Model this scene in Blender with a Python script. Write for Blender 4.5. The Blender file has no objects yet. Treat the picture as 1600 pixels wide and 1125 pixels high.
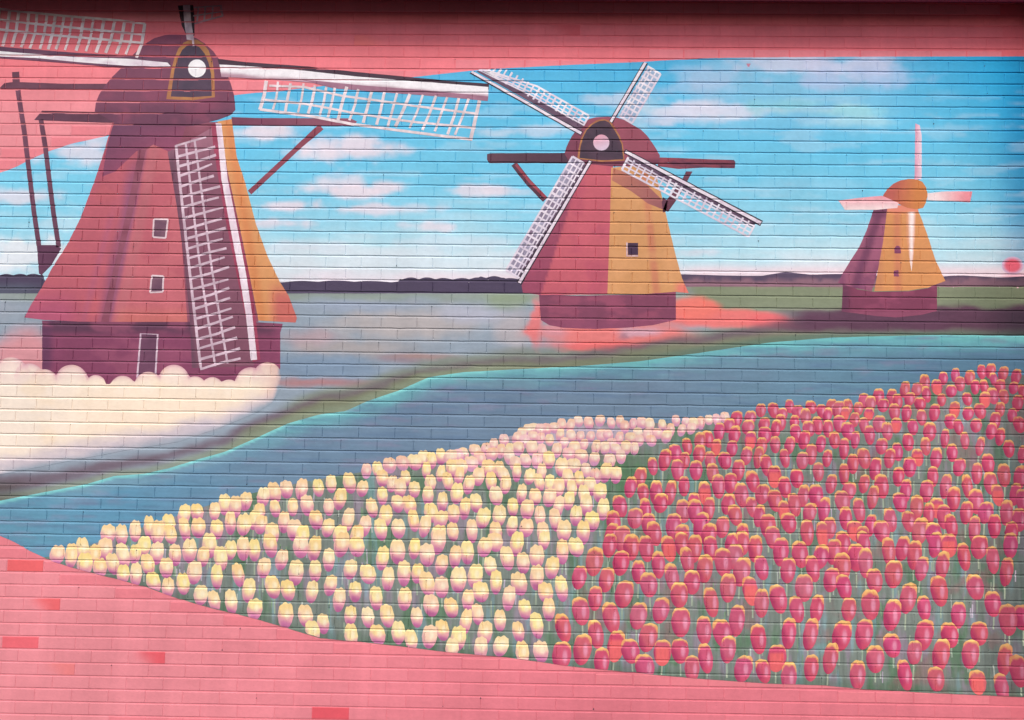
import bpy, math, random
import numpy as np
from mathutils import Vector, Matrix
from mathutils.geometry import tessellate_polygon

random.seed(7)
rng = np.random.default_rng(7)
S = bpy.context.scene
COL = S.collection

# ------------------------------------------------------------------ camera
W0, H0 = 1600.0, 1125.0
FPX, DIST, CX, CZ = 1300.02, 4.55933, 2.9, -2.006425
YAW, PITCH, ROLL = -0.0163186, 0.0910892, 0.0132876
Z0 = 3.75                       # height of bed joint 0 above the ground
CO = 0.0677                     # one brick course
BL = 0.19914                    # brick length with its joint

def axes():
    cy, sy = math.cos(YAW), math.sin(YAW)
    cp, sp = math.cos(PITCH), math.sin(PITCH)
    f = np.array([sy*cp, cy*cp, sp]); r = np.array([cy, -sy, 0.0]); u = np.cross(r, f)
    cr, sr = math.cos(ROLL), math.sin(ROLL)
    return r*cr + u*sr, u*cr - r*sr, f
AR, AU, AF = axes()

def px2uv(x, y):
    """photo pixel -> point (u, v) on the wall plane"""
    dx, dy = (x-W0/2)/FPX, (y-H0/2)/FPX
    d0 = AF[0]+AR[0]*dx-AU[0]*dy; d1 = AF[1]+AR[1]*dx-AU[1]*dy; d2 = AF[2]+AR[2]*dx-AU[2]*dy
    t = DIST/d1
    return CX+d0*t, CZ+d2*t

def uv2px(u, v):
    a, b, c = u-CX, DIST, v-CZ
    z = a*AF[0]+b*AF[1]+c*AF[2]
    return W0/2+FPX*(a*AR[0]+b*AR[1]+c*AR[2])/z, H0/2-FPX*(a*AU[0]+b*AU[1]+c*AU[2])/z

cam = bpy.data.cameras.new('camera'); camo = bpy.data.objects.new('camera', cam); COL.objects.link(camo)
cam.sensor_fit = 'HORIZONTAL'; cam.sensor_width = 36.0; cam.lens = 36.0*FPX/W0
cam.clip_start = 0.05; cam.clip_end = 3000
M = Matrix(((AR[0], AU[0], -AF[0]), (AR[1], AU[1], -AF[1]), (AR[2], AU[2], -AF[2])))
camo.matrix_world = Matrix.Translation((CX, -DIST, CZ+Z0)) @ M.to_4x4()
S.camera = camo

# ------------------------------------------------------------------ light
SUN_EL, SUN_AZ = 50.0, -16.0      # azimuth measured from the wall's normal towards the right
SKY_STRENGTH, SUN_STRENGTH, EXPOSURE = 0.12, 1.5, 0.55
world = bpy.data.worlds.new('World'); S.world = world; world.use_nodes = True
nt = world.node_tree; nt.nodes.clear()
wo = nt.nodes.new('ShaderNodeOutputWorld'); bg = nt.nodes.new('ShaderNodeBackground'); sk = nt.nodes.new('ShaderNodeTexSky')
sk.sky_type = 'NISHITA'; sk.sun_disc = False; sk.sun_elevation = math.radians(SUN_EL)
sk.sun_rotation = math.radians(180-SUN_AZ)
sk.dust_density = 3.0
sk.ozone_density = 1.0
bg.inputs['Strength'].default_value = SKY_STRENGTH
nt.links.new(sk.outputs[0], bg.inputs[0]); nt.links.new(bg.outputs[0], wo.inputs[0])
sun = bpy.data.lights.new('sun', 'SUN'); sun.energy = SUN_STRENGTH; sun.angle = math.radians(20); sun.color = (1, .95, .88)
suno = bpy.data.objects.new('sun', sun); COL.objects.link(suno)
e, a = math.radians(SUN_EL), math.radians(SUN_AZ)
sd = Vector((math.sin(a)*math.cos(e), -math.cos(a)*math.cos(e), math.sin(e)))   # towards the sun
suno.rotation_euler = sd.to_track_quat('Z', 'Y').to_euler(); suno.location = (3, -6, 8)
S.view_settings.view_transform = 'Standard'; S.view_settings.look = 'None'
S.view_settings.exposure = EXPOSURE; S.view_settings.gamma = 1; S.view_settings.use_curve_mapping = False

GAIN = np.array([1.15, 1.15, 1.15])   # picture value of a fully lit white paint / its base colour

def lin(c):
    c = np.asarray(c, float)/255.0
    return np.where(c <= .04045, c/12.92, ((c+.055)/1.055)**2.4)
def paint(c):
    return np.clip(lin(c)/GAIN, 0.004, 0.9)

# ------------------------------------------------------------------ materials
def mat(name, base=None, rough=.6, vary=.10, streak=(6, 6, 6), streak_amt=.08, bump=.25, bump_scale=260.0, grime=0.06):
    m = bpy.data.materials.new(name); m.use_nodes = True
    n = m.node_tree; n.nodes.clear(); N = n.nodes.new; Lk = n.links.new
    out = N('ShaderNodeOutputMaterial'); b = N('ShaderNodeBsdfPrincipled'); Lk(b.outputs[0], out.inputs[0])
    b.inputs['Roughness'].default_value = rough
    b.inputs['Specular IOR Level'].default_value = .25
    geo = N('ShaderNodeNewGeometry')
    mp = N('ShaderNodeMapping'); mp.inputs['Scale'].default_value = streak; Lk(geo.outputs['Position'], mp.inputs[0])
    n1 = N('ShaderNodeTexNoise'); n1.inputs['Scale'].default_value = 1; n1.inputs['Detail'].default_value = 6; n1.inputs['Roughness'].default_value = .6; Lk(mp.outputs[0], n1.inputs[0])
    n2 = N('ShaderNodeTexNoise'); n2.inputs['Scale'].default_value = 2.2; n2.inputs['Detail'].default_value = 4; Lk(geo.outputs['Position'], n2.inputs[0])
    n3 = N('ShaderNodeTexNoise'); n3.inputs['Scale'].default_value = 45; n3.inputs['Detail'].default_value = 3; Lk(geo.outputs['Position'], n3.inputs[0])
    if base == 'object':
        oi = N('ShaderNodeObjectInfo'); csock = oi.outputs['Color']
    elif base is None:
        at = N('ShaderNodeAttribute'); at.attribute_name = 'paint'; csock = at.outputs['Color']
    else:
        rgb = N('ShaderNodeRGB'); rgb.outputs[0].default_value = (*paint(base), 1); csock = rgb.outputs[0]
    def scaled(sock, amt):
        mr = N('ShaderNodeMapRange'); mr.inputs['From Min'].default_value = .25; mr.inputs['From Max'].default_value = .75
        mr.inputs['To Min'].default_value = 1-amt; mr.inputs['To Max'].default_value = 1+amt; Lk(sock, mr.inputs[0]); return mr.outputs[0]
    m1 = N('ShaderNodeMath'); m1.operation = 'MULTIPLY'; Lk(scaled(n1.outputs[0], streak_amt), m1.inputs[0]); Lk(scaled(n2.outputs[0], grime), m1.inputs[1])
    m2 = N('ShaderNodeMath'); m2.operation = 'MULTIPLY'; Lk(m1.outputs[0], m2.inputs[0]); Lk(scaled(n3.outputs[0], vary*.4), m2.inputs[1])
    n4 = N('ShaderNodeTexNoise'); n4.inputs['Scale'].default_value = .7; n4.inputs['Detail'].default_value = 5; Lk(geo.outputs['Position'], n4.inputs[0])
    mp5 = N('ShaderNodeMapping'); mp5.inputs['Scale'].default_value = (11, 11, .8); Lk(geo.outputs['Position'], mp5.inputs[0])
    n5 = N('ShaderNodeTexNoise'); n5.inputs['Scale'].default_value = 1; n5.inputs['Detail'].default_value = 5; Lk(mp5.outputs[0], n5.inputs[0])
    m0 = N('ShaderNodeMath'); m0.operation = 'MULTIPLY'; Lk(scaled(n4.outputs[0], grime*1.1), m0.inputs[0]); Lk(scaled(n5.outputs[0], grime*.7), m0.inputs[1])
    m9 = N('ShaderNodeMath'); m9.operation = 'MULTIPLY'; Lk(m2.outputs[0], m9.inputs[0]); Lk(m0.outputs[0], m9.inputs[1]); m2 = m9
    # tiny pits and specks where the roller missed
    vo = N('ShaderNodeTexVoronoi'); vo.inputs['Scale'].default_value = 26; Lk(geo.outputs['Position'], vo.inputs[0])
    mr = N('ShaderNodeMapRange'); mr.inputs['From Min'].default_value = .035; mr.inputs['From Max'].default_value = .07
    mr.inputs['To Min'].default_value = .82; mr.inputs['To Max'].default_value = 1; Lk(vo.outputs['Distance'], mr.inputs[0])
    m3 = N('ShaderNodeMath'); m3.operation = 'MULTIPLY'; Lk(m2.outputs[0], m3.inputs[0]); Lk(mr.outputs[0], m3.inputs[1])
    vm = N('ShaderNodeVectorMath'); vm.operation = 'SCALE'; Lk(csock, vm.inputs[0]); Lk(m3.outputs[0], vm.inputs['Scale'])
    Lk(vm.outputs[0], b.inputs['Base Color'])
    nb = N('ShaderNodeTexNoise'); nb.inputs['Scale'].default_value = bump_scale; nb.inputs['Detail'].default_value = 4; Lk(geo.outputs['Position'], nb.inputs[0])
    nb2 = N('ShaderNodeTexNoise'); nb2.inputs['Scale'].default_value = 22; nb2.inputs['Detail'].default_value = 3; Lk(geo.outputs['Position'], nb2.inputs[0])
    ad = N('ShaderNodeMath'); ad.operation = 'MULTIPLY_ADD'; Lk(nb2.outputs[0], ad.inputs[0]); ad.inputs[1].default_value = 3.0; Lk(nb.outputs[0], ad.inputs[2])
    bp = N('ShaderNodeBump'); bp.inputs['Strength'].default_value = bump; bp.inputs['Distance'].default_value = .002; Lk(ad.outputs[0], bp.inputs['Height']); Lk(bp.outputs[0], b.inputs['Normal'])
    return m

M_SKY = mat('sky_paint', streak=(5, 5, 16), streak_amt=.05)
M_WATER = mat('water_paint', streak=(4, 4, 42), streak_amt=.12)
M_LAND = mat('land_paint', streak=(5, 5, 30), streak_amt=.10)
M_BED = mat('flower_bed_paint', streak=(42, 42, 4), streak_amt=.30)
M_MILL = mat('windmill_paint', streak=(9, 9, 5), streak_amt=.09)
M_WHITE = mat('sail_paint', streak=(20, 20, 20), streak_amt=.12)
M_TULIP = mat('tulip_paint', streak=(60, 60, 25), streak_amt=.10)
M_BUSH = mat('bush_paint', streak=(4, 4, 8), streak_amt=.05)
M_PINK = mat('pink_wall_paint', base='object', streak=(3, 3, 14), streak_amt=.06, grime=.085)
M_CORAL = mat('coral_touch_up_paint', streak=(10, 10, 10), streak_amt=.04)
M_MORTAR = mat('painted_mortar', streak=(3, 3, 14), streak_amt=.06, grime=.085)
M_CORE = mat('bare_mortar', base=(150, 135, 130), rough=.9)
M_TRIM = mat('maroon_trim_paint', base=(150, 50, 72), streak=(2, 2, 30), streak_amt=.12)
M_CONC = mat('asphalt', base=(66, 64, 64), rough=.9, grime=.15, bump=.5)

# ------------------------------------------------------------------ the relief of the wall
GD = 0.0049
OFFS = np.array([-.0088, -.0022, .0036, .0042]); DEPS = np.array([0, .85, 1.0, 0])
NK = 80
WOB = rng.normal(0, .00055, (NK+20, 400))
PH = {}
def phase(k):
    if k not in PH:
        r = random.Random(k*31+5)
        PH[k] = ((.49 if k % 2 == 0 else .98) + r.uniform(-.05, .05))*BL
    return PH[k]
PHARR = np.array([phase(k) for k in range(-12, 70)])

def relief(u, v, gd=GD, pd=.0029):
    kj = np.round(-v/CO); o = v+kj*CO
    d = gd*np.interp(o, OFFS, DEPS)
    kc = np.clip(np.floor(-v/CO).astype(int)+12, 0, len(PHARR)-1)
    q = (u-PHARR[kc])/BL; dist = np.abs(q-np.round(q))*BL
    d = d + pd*np.clip(1-dist/.0032, 0, 1)*np.clip(np.maximum(o-OFFS[3], OFFS[0]-o)/.0035, 0, 1)
    # wobble of the joint line
    uu = (u+4)/.05; i = np.clip(np.floor(uu).astype(int), 0, 397); f = uu-i
    ki = np.clip(kj.astype(int)+12, 0, NK+19)
    w = WOB[ki, i]*(1-f)+WOB[ki, i+1]*f
    w = w*np.clip((CO/2-np.abs(o))/(CO/2-.007), 0, 1)
    return d, w

def vlines(lo, hi, step):
    out = []
    for k in range(int(math.floor(-hi/CO))-1, int(math.ceil(-lo/CO))+2):
        z = -k*CO
        for o in OFFS: out.append(z+o)
        a, b = z-CO+OFFS[-1], z+OFFS[0]
        out += [a+.0035, b-.0035]
        n = max(1, int(round((b-a)/step)))
        for i in range(1, n): out.append(a+(b-a)*i/n)
    return sorted(x for x in out if lo < x < hi)

def split(poly, ax, t):
    """cut a convex polygon at coordinate t of axis ax -> (below, above)"""
    lo, hi = [], []
    n = len(poly); p = poly[-1]; dp = p[ax]-t
    for c in poly:
        dc = c[ax]-t
        if (dp < 0 < dc) or (dc < 0 < dp):
            s = dp/(dp-dc); q = (p[0]+(c[0]-p[0])*s, p[1]+(c[1]-p[1])*s)
            lo.append(q); hi.append(q)
        if dc <= 0: lo.append(c)
        if dc >= 0: hi.append(c)
        p, dp = c, dc
    return lo, hi

def dice(poly, step):
    """cut one convex (u, v) polygon along joints, brick ends and a colour grid"""
    out = []
    vs = [p[1] for p in poly]; lo, hi = min(vs), max(vs)
    rest = poly
    strips = []
    for t in vlines(lo, hi, step):
        a, rest = split(rest, 1, t)
        if len(a) > 2: strips.append(a)
        if len(rest) < 3: break
    if len(rest) > 2: strips.append(rest)
    for s in strips:
        us = [p[0] for p in s]; ulo, uhi = min(us), max(us)
        vm = (min(p[1] for p in s)+max(p[1] for p in s))/2
        kj = round(-vm/CO); o = vm+kj*CO
        cuts = set()
        if o > OFFS[-1] or o < OFFS[0]:
            ph = phase(int(math.floor(-vm/CO)))
            for n in range(int((ulo-ph)/BL)-1, int((uhi-ph)/BL)+2):
                for dd in (-.0032, 0, .0032): cuts.add(ph+n*BL+dd)
        i0 = int(math.floor(ulo/step)); i1 = int(math.ceil(uhi/step))
        for i in range(i0, i1+1): cuts.add(i*step)
        rest = s
        for t in sorted(cuts):
            if ulo < t < uhi:
                a, rest = split(rest, 0, t)
                if len(a) > 2: out.append(a)
                if len(rest) < 3: break
        if len(rest) > 2: out.append(rest)
    return out

# ------------------------------------------------------------------ painting helpers (all in photo pixels on the wall)
def smooth(x): x = np.clip(x, 0, 1); return x*x*(3-2*x)
HS = rng.random((256, 256))
def vnoise(x, y):
    xi, yi = np.floor(x).astype(int), np.floor(y).astype(int); fx, fy = smooth(x-xi), smooth(y-yi)
    g = lambda i, j: HS[i % 256, j % 256]
    return (g(xi, yi)*(1-fx)+g(xi+1, yi)*fx)*(1-fy)+(g(xi, yi+1)*(1-fx)+g(xi+1, yi+1)*fx)*fy
def fbm(x, y, o=4):
    s = 0; a = .5
    for i in range(o): s = s+a*vnoise(x+17.3*i, y+9.1*i); x, y, a = x*2.03, y*2.03, a*.5
    return s

class Painter:
    def __init__(s, X, Y, c):
        s.X, s.Y = X, Y
        s.c = np.empty((len(X), 3)); s.c[:] = lin(c)
    def mix(s, c, a):
        a = np.clip(a, 0, 1)[:, None]; s.c = s.c*(1-a)+lin(c)*a
    def stops(s, t, pts):
        xs = [p[0] for p in pts]; cs = np.array([lin(p[1]) for p in pts])
        s.c = np.stack([np.interp(t, xs, cs[:, i]) for i in range(3)], 1)
    def ell(s, cx, cy, rx, ry, c, a=1, soft=1.0, warp=.35):
        w = (fbm(s.X/28+cx, s.Y/18+cy)-.47)*2*warp
        r = np.hypot((s.X-cx)/rx, (s.Y-cy)/ry)+w
        s.mix(c, a*smooth((1-r)/soft+.5 if soft < .5 else (1.15-r)/soft))
    def poly(s, pts, c, soft=3, a=1):
        s.mix(c, a*smooth(.5-sdist(s.X, s.Y, pts)/soft))
    def line(s, pts, w, c, soft=6, a=1):
        d = ldist(s.X, s.Y, pts)
        s.mix(c, a*smooth(.5+(w/2-d)/soft))
    def get(s): return s.c

def ldist(X, Y, pts):
    d = np.full(len(X), 1e9)
    for (x0, y0), (x1, y1) in zip(pts[:-1], pts[1:]):
        dx, dy = x1-x0, y1-y0; t = np.clip(((X-x0)*dx+(Y-y0)*dy)/(dx*dx+dy*dy+1e-9), 0, 1)
        d = np.minimum(d, np.hypot(X-x0-dx*t, Y-y0-dy*t))
    return d
def sdist(X, Y, pts):
    d = ldist(X, Y, list(pts)+[pts[0]]); ins = np.zeros(len(X), bool)
    n = len(pts)
    for i in range(n):
        x0, y0 = pts[i]; x1, y1 = pts[(i+1) % n]
        cond = (y0 > Y) != (y1 > Y)
        with np.errstate(divide='ignore', invalid='ignore'):
            xx = (x1-x0)*(Y-y0)/((y1-y0) if y1 != y0 else 1e-9)+x0
        ins ^= cond & (X < xx)
    return np.where(ins, -d, d)

# ------------------------------------------------------------------ object helpers
def tag(o, label=None, category=None, group=None, kind=None):
    if label: o['label'] = label
    if category: o['category'] = category
    if group: o['group'] = group
    if kind: o['kind'] = kind
    return o
def empty(name, x, y, label, category, group=None):
    o = bpy.data.objects.new(name, None); COL.objects.link(o); u, v = px2uv(x, y)
    o.location = (u, 0, v+Z0); o.empty_display_size = .1
    return tag(o, label, category, group)

def link(name, me, m, parent=None, loc=(0, 0, 0)):
    o = bpy.data.objects.new(name, me); COL.objects.link(o); me.materials.append(m) if m and not me.materials else None
    o.location = loc
    if parent: o.parent = parent
    return o

def abs_loc(parent):
    l = Vector((0, 0, 0))
    while parent: l += parent.location; parent = parent.parent
    return l

def film(name, shapes, m, layer, parent=None, step=.02, own=None, gd=GD, pd=.0029, base=.0009):
    """a coat of paint lying on the relief of the wall.
    shapes: list of (list of convex uv polygons, colour function(X, Y) -> linear rgb, sublayer)"""
    V, F, C = [], [], []
    nv = 0
    for polys, cf, sub in shapes:
        pts, faces = [], []
        for poly in polys:
            for q in dice(poly, step):
                faces.append((len(pts), len(q))); pts.extend(q)
        if not pts: continue
        P = np.array(pts); key = np.round(P/2e-5).astype(np.int64)
        _, idx, inv = np.unique(key, axis=0, return_index=True, return_inverse=True)
        inv = inv.reshape(-1)
        U = P[idx]
        d, w = relief(U[:, 0], U[:, 1], gd, pd)
        X, Y = uv2px(U[:, 0], U[:, 1])
        col = cf(X, Y) if callable(cf) else np.tile(lin(cf), (len(U), 1))
        xyz = np.stack([U[:, 0], d-base-layer*.00007-sub*.00002, U[:, 1]+w+Z0], 1)
        V.append(xyz); C.append(np.clip(col/GAIN, .004, .9))
        for s0, n in faces:
            f = []
            for j in range(n):
                q = int(inv[s0+j])+nv
                if not f or f[-1] != q: f.append(q)
            if len(f) > 2 and f[0] == f[-1]: f.pop()
            if len(set(f)) == len(f) and len(f) > 2: F.append(f)
        nv += len(U)
    V = np.concatenate(V); C = np.concatenate(C)
    if own is None and parent is not None: org = abs_loc(parent); loc = (0, 0, 0)
    elif own is not None: org = Vector(own); loc = org-(abs_loc(parent) if parent else Vector((0, 0, 0)))
    else: org = Vector((0, 0, 0)); loc = (0, 0, 0)
    V = V-np.array(org)
    me = bpy.data.meshes.new(name); me.from_pydata(V.tolist(), [], F)
    at = me.attributes.new('paint', 'FLOAT_COLOR', 'POINT')
    at.data.foreach_set('color', np.concatenate([C, np.ones((len(C), 1))], 1).astype(np.float32).ravel())
    me.materials.append(m)
    # faces must look towards the camera (-y)
    me.update()
    if len(me.polygons) and sum(p.normal.y*p.area for p in me.polygons) > 0: me.flip_normals()
    return link(name, me, None, parent, loc)

def tris(pts):
    """photo-pixel polygon -> list of convex uv polygons"""
    P = [px2uv(x, y) for x, y in pts]
    if len(P) == 3: return [P]
    if len(P) == 4 and convex(P): return [P]
    t = tessellate_polygon([[Vector((a, b, 0)) for a, b in P]])
    return [[P[i] for i in tr] for tr in t]
def convex(P):
    s = 0
    for i in range(len(P)):
        a, b, c = P[i], P[(i+1) % len(P)], P[(i+2) % len(P)]
        z = (b[0]-a[0])*(c[1]-b[1])-(b[1]-a[1])*(c[0]-b[0])
        if abs(z) < 1e-12: continue
        if s and (z > 0) != (s > 0): return False
        s = z
    return True
def band(xs, top, bot):
    """columns between two curves y=top(x), y=bot(x)"""
    out = []
    for x0, x1 in zip(xs[:-1], xs[1:]):
        t0, t1, b0, b1 = top(x0), top(x1), bot(x0), bot(x1)
        if b0-t0 < .05 and b1-t1 < .05: continue
        out.append([px2uv(x0, min(t0, b0)), px2uv(x1, min(t1, b1)), px2uv(x1, b1), px2uv(x0, b0)])
    return out
def curve(pts, jag=0, seed=0):
    xs = [p[0] for p in pts]; ys = [p[1] for p in pts]
    return lambda x: float(np.interp(x, xs, ys))
def stroke(pts, widths):
    """brush stroke polygon along a centre line"""
    if not isinstance(widths, (list, tuple)): widths = [widths]*len(pts)
    L, R = [], []
    for i, (x, y) in enumerate(pts):
        a = pts[max(0, i-1)]; b = pts[min(len(pts)-1, i+1)]
        dx, dy = b[0]-a[0], b[1]-a[1]; l = math.hypot(dx, dy) or 1
        nx, ny = -dy/l*widths[i]/2, dx/l*widths[i]/2
        L.append((x+nx, y+ny)); R.append((x-nx, y-ny))
    out = []
    for i in range(len(pts)-1):
        out += tris([L[i], L[i+1], R[i+1], R[i]])
    return out

# colour functions
def flat(c): return lambda X, Y: np.tile(lin(c), (len(X), 1))
def mottle(c, c2, sx=30, sy=30, bias=0):
    A, B = lin(c), lin(c2)
    def f(X, Y):
        t = np.clip((fbm(X/sx, Y/sy)-.47)*2.2+.5+bias, 0, 1)[:, None]; return A*(1-t)+B*t
    return f
def grad(p0, c0, p1, c1, noise=.12):
    A, B = lin(c0), lin(c1); dx, dy = p1[0]-p0[0], p1[1]-p0[1]; L2 = dx*dx+dy*dy
    def f(X, Y):
        t = ((X-p0[0])*dx+(Y-p0[1])*dy)/L2+(fbm(X/22, Y/22)-.47)*2*noise
        t = np.clip(t, 0, 1)[:, None]; return A*(1-t)+B*t
    return f

# ------------------------------------------------------------------ outline of the painted landscape
TOP = curve([(-400, 320), (-60, 290), (0, 270), (25, 261), (50, 248), (75, 237), (110, 225), (165, 213), (230, 185), (300, 162), (365, 149), (400, 145),
             (440, 142), (550, 129), (650, 120), (700, 114.5), (750, 109), (800, 106), (900, 101), (1000, 97), (1050, 93.5), (1100, 91), (1200, 89.5), (1400, 88.5), (1700, 88)])
BOT = curve([(-400, 780), (-100, 802), (0, 837), (25, 848), (45, 860), (80, 876), (110, 886), (150, 897), (180, 904), (230, 918), (280, 936), (330, 950), (400, 967),
             (460, 985), (500, 997), (560, 1003), (620, 1009), (700, 1019), (780, 1026), (850, 1035), (890, 1041), (960, 1048), (1030, 1055),
             (1100, 1061), (1200, 1068), (1290, 1071), (1350, 1077), (1400, 1080), (1500, 1085), (1600, 1089), (1700, 1092)])
XL, XR = -200, 1606
def cols(x0=XL, x1=XR, n=6): return [float(x) for x in np.arange(x0, x1, n)]+[float(x1)]

# ------------------------------------------------------------------ building: ground, wall, eave, pier
def box(name, x0, x1, y0, y1, z0, z1, m, parent=None, bev=.004, base=None):
    import bmesh
    bm = bmesh.new(); bmesh.ops.create_cube(bm, size=1)
    for v in bm.verts: v.co = Vector(((x0+x1)/2+v.co.x*(x1-x0), (y0+y1)/2+v.co.y*(y1-y0), (z0+z1)/2+v.co.z*(z1-z0)))
    if bev: bmesh.ops.bevel(bm, geom=bm.edges[:], offset=bev, segments=2, affect='EDGES')
    if parent:
        l = abs_loc(parent)
        for v in bm.verts: v.co -= l
    me = bpy.data.meshes.new(name); bm.to_mesh(me); bm.free(); return link(name, me, m, parent)

g = bpy.data.meshes.new('ground')
xs_ = np.linspace(-600, 600, 41); V = [(x, y, 0) for y in np.linspace(-1200, 0.4, 41) for x in xs_]
F = [(j*41+i, j*41+i+1, (j+1)*41+i+1, (j+1)*41+i) for j in range(40) for i in range(40)]
g.from_pydata(V, [], F); tag(link('ground', g, M_CONC), kind='structure')

WL, WR = -3.2, 7.4
wall = bpy.data.objects.new('brick_wall', None); COL.objects.link(wall); wall.location = (2.9, 0, 0)
tag(wall, 'brick wall painted salmon pink around the landscape mural', 'wall')
tag(box('masonry', WL, WR, .011, .30, 0.0, Z0+.75, M_CORE, wall, bev=0), kind=None)

PIER = 5.715
eave = bpy.data.objects.new('eave', None); COL.objects.link(eave); eave.location = (2.9, -.2, Z0+.62)
tag(eave, 'dark maroon eave overhanging the top of the wall', 'eave')
box('frieze_board', WL, WR, -.022, .0105, Z0+.478, Z0+.63, M_TRIM, eave)
box('soffit', WL, WR, -.15, .30, Z0+.63, Z0+.655, M_TRIM, eave)
box('fascia', WL, WR, -.18, -.15, Z0+.398, Z0+.84, M_TRIM, eave)
pier = bpy.data.objects.new('pier', None); COL.objects.link(pier); pier.location = (PIER+.2, -.1, 0)
tag(pier, 'dark brick pier standing at the right end of the mural', 'pier')
box('shaft', PIER+.004, PIER+.4, -.45, .0, .12, Z0+.39, M_TRIM, pier)
box('plinth', PIER+.002, PIER+.43, -.48, .0, 0, .12, M_CONC, pier)

# pink masonry: mortar coat + bricks
def pink_regions():
    top_y = lambda x: uv_top_px(x)
    return
VT, VB = .625, -Z0+.002
def mort(x0, x1, ya, yb):   # columns in px between two curves
    return band([float(x) for x in np.arange(x0, x1, 40)]+[x1], ya, yb)
VTOPY = -60.0
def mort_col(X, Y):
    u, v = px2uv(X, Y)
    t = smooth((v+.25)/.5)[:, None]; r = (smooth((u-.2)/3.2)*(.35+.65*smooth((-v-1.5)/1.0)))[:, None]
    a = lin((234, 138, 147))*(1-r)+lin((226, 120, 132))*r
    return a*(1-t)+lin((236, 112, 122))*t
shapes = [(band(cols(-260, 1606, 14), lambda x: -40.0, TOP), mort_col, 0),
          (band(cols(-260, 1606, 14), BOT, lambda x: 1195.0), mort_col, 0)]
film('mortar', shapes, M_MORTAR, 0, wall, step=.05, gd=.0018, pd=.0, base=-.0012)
# plain wall left of the mural and right of the pier
def quad_uv(u0, u1, v0, v1): return [[(u0, v0), (u1, v0), (u1, v1), (u0, v1)]]
ul = px2uv(XL, 600)[0]
film('mortar', [(quad_uv(WL, ul+.14, VB, VT), flat((236, 142, 150)), 0), (quad_uv(PIER+.4, WR, VB, VT), flat((236, 142, 150)), 0)], M_MORTAR, 0, wall, step=.2, gd=.0018, pd=0, base=-.0008)

def brick_mesh(name, w, h, dz=0):
    # face plate with a crisp lower arris and a rounded upper arris
    V, F = [], []
    x = w/2; z = h/2
    prof = [(-z, .012), (-z+.0003, .0012), (-z+.0015, 0), (z-.003, 0), (z-.0010, .0012), (z, .004), (z, .012)]
    for sx in (-1, -.985, .985, 1):
        for zz, yy in prof: V.append((sx*x, yy+(.0012 if abs(sx) == 1 else 0), zz+dz))
    n = len(prof)
    for i in range(3):
        for j in range(n-1):
            F.append((i*n+j, (i+1)*n+j, (i+1)*n+j+1, i*n+j+1))
    F.append(tuple(range(n-1, -1, -1))); F.append(tuple(3*n+j for j in range(n)))
    me = bpy.data.meshes.new(name); me.from_pydata(V, [], F); me.update(); return me
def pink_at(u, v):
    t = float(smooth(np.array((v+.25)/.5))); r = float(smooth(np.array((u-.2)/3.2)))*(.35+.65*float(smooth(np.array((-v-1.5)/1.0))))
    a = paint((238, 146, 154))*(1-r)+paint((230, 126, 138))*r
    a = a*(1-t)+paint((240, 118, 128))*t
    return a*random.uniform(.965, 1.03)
BM = [brick_mesh('brick', BL-.0028-random.uniform(0, .0008), CO-.0066-random.uniform(0, .0010)) for _ in range(6)]
BE = brick_mesh('brick', BL-.0075, CO-.0142, -.0023)      # where a brick runs under the edge of the landscape
for me in BM+[BE]: me.materials.append(M_PINK)
accents = [(18, 884, (238, 105, 108), 0), (92, 945, (240, 108, 112), -1), (14, 1003, (238, 108, 118), 0), (258, 1028, (236, 98, 108), -1),
           (60, 1044, (242, 130, 128), -1), (543, 1117, (232, 92, 104), 0), (575, 62, (240, 118, 118), 1), (875, 45, (225, 90, 100), -1)]
cand = []
for k in range(-9, 56):
    vc = -(k+.5)*CO
    if vc-CO/2 < VB: continue
    ph = phase(k)
    for n in range(int((WL-ph)/BL)-1, int((WR-ph)/BL)+2):
        uc = ph+(n+.5)*BL
        if uc-BL/2 < WL or uc+BL/2 > WR or PIER-.02 < uc < PIER+.4: continue
        x, y = uv2px(uc, vc)
        x0, y0 = uv2px(uc-BL/2, vc); x1, y1 = uv2px(uc+BL/2, vc)
        inside = XL <= x <= XR
        if uc < PIER and x1 > XR: continue
        if inside:
            # how much of the brick lies outside the landscape
            cnt = 0
            for fx in (-.5, 0, .5):
                for fz in (-.56, 0, .56):
                    xx, yy = uv2px(uc+fx*BL, vc+fz*CO)
                    if yy < TOP(xx) or yy > BOT(xx): cnt += 1
            if cnt < 1: continue
        else: cnt = 9
        vis = (0 < x1 and x0 < W0 and 0 < y+9 and y-9 < H0)
        edge = cnt < 9
        size = cnt*(1 if vis else 0)*(1 if y > 26 else .2)
        cand.append((size, vis, uc, vc, x, y, edge))
done = 0; rest = []
am = {}
for cx_, cy_, cc, gdirn in accents:
    best = min((t for t in cand if t[1]), key=lambda t: (t[4]-cx_)**2+((t[5]-cy_)*2.5)**2); am[(best[2], best[3])] = (cc, gdirn)
cand.sort(key=lambda t: (0 if (t[2], t[3]) in am else 1, -t[0], t[5], t[4]))
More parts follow.
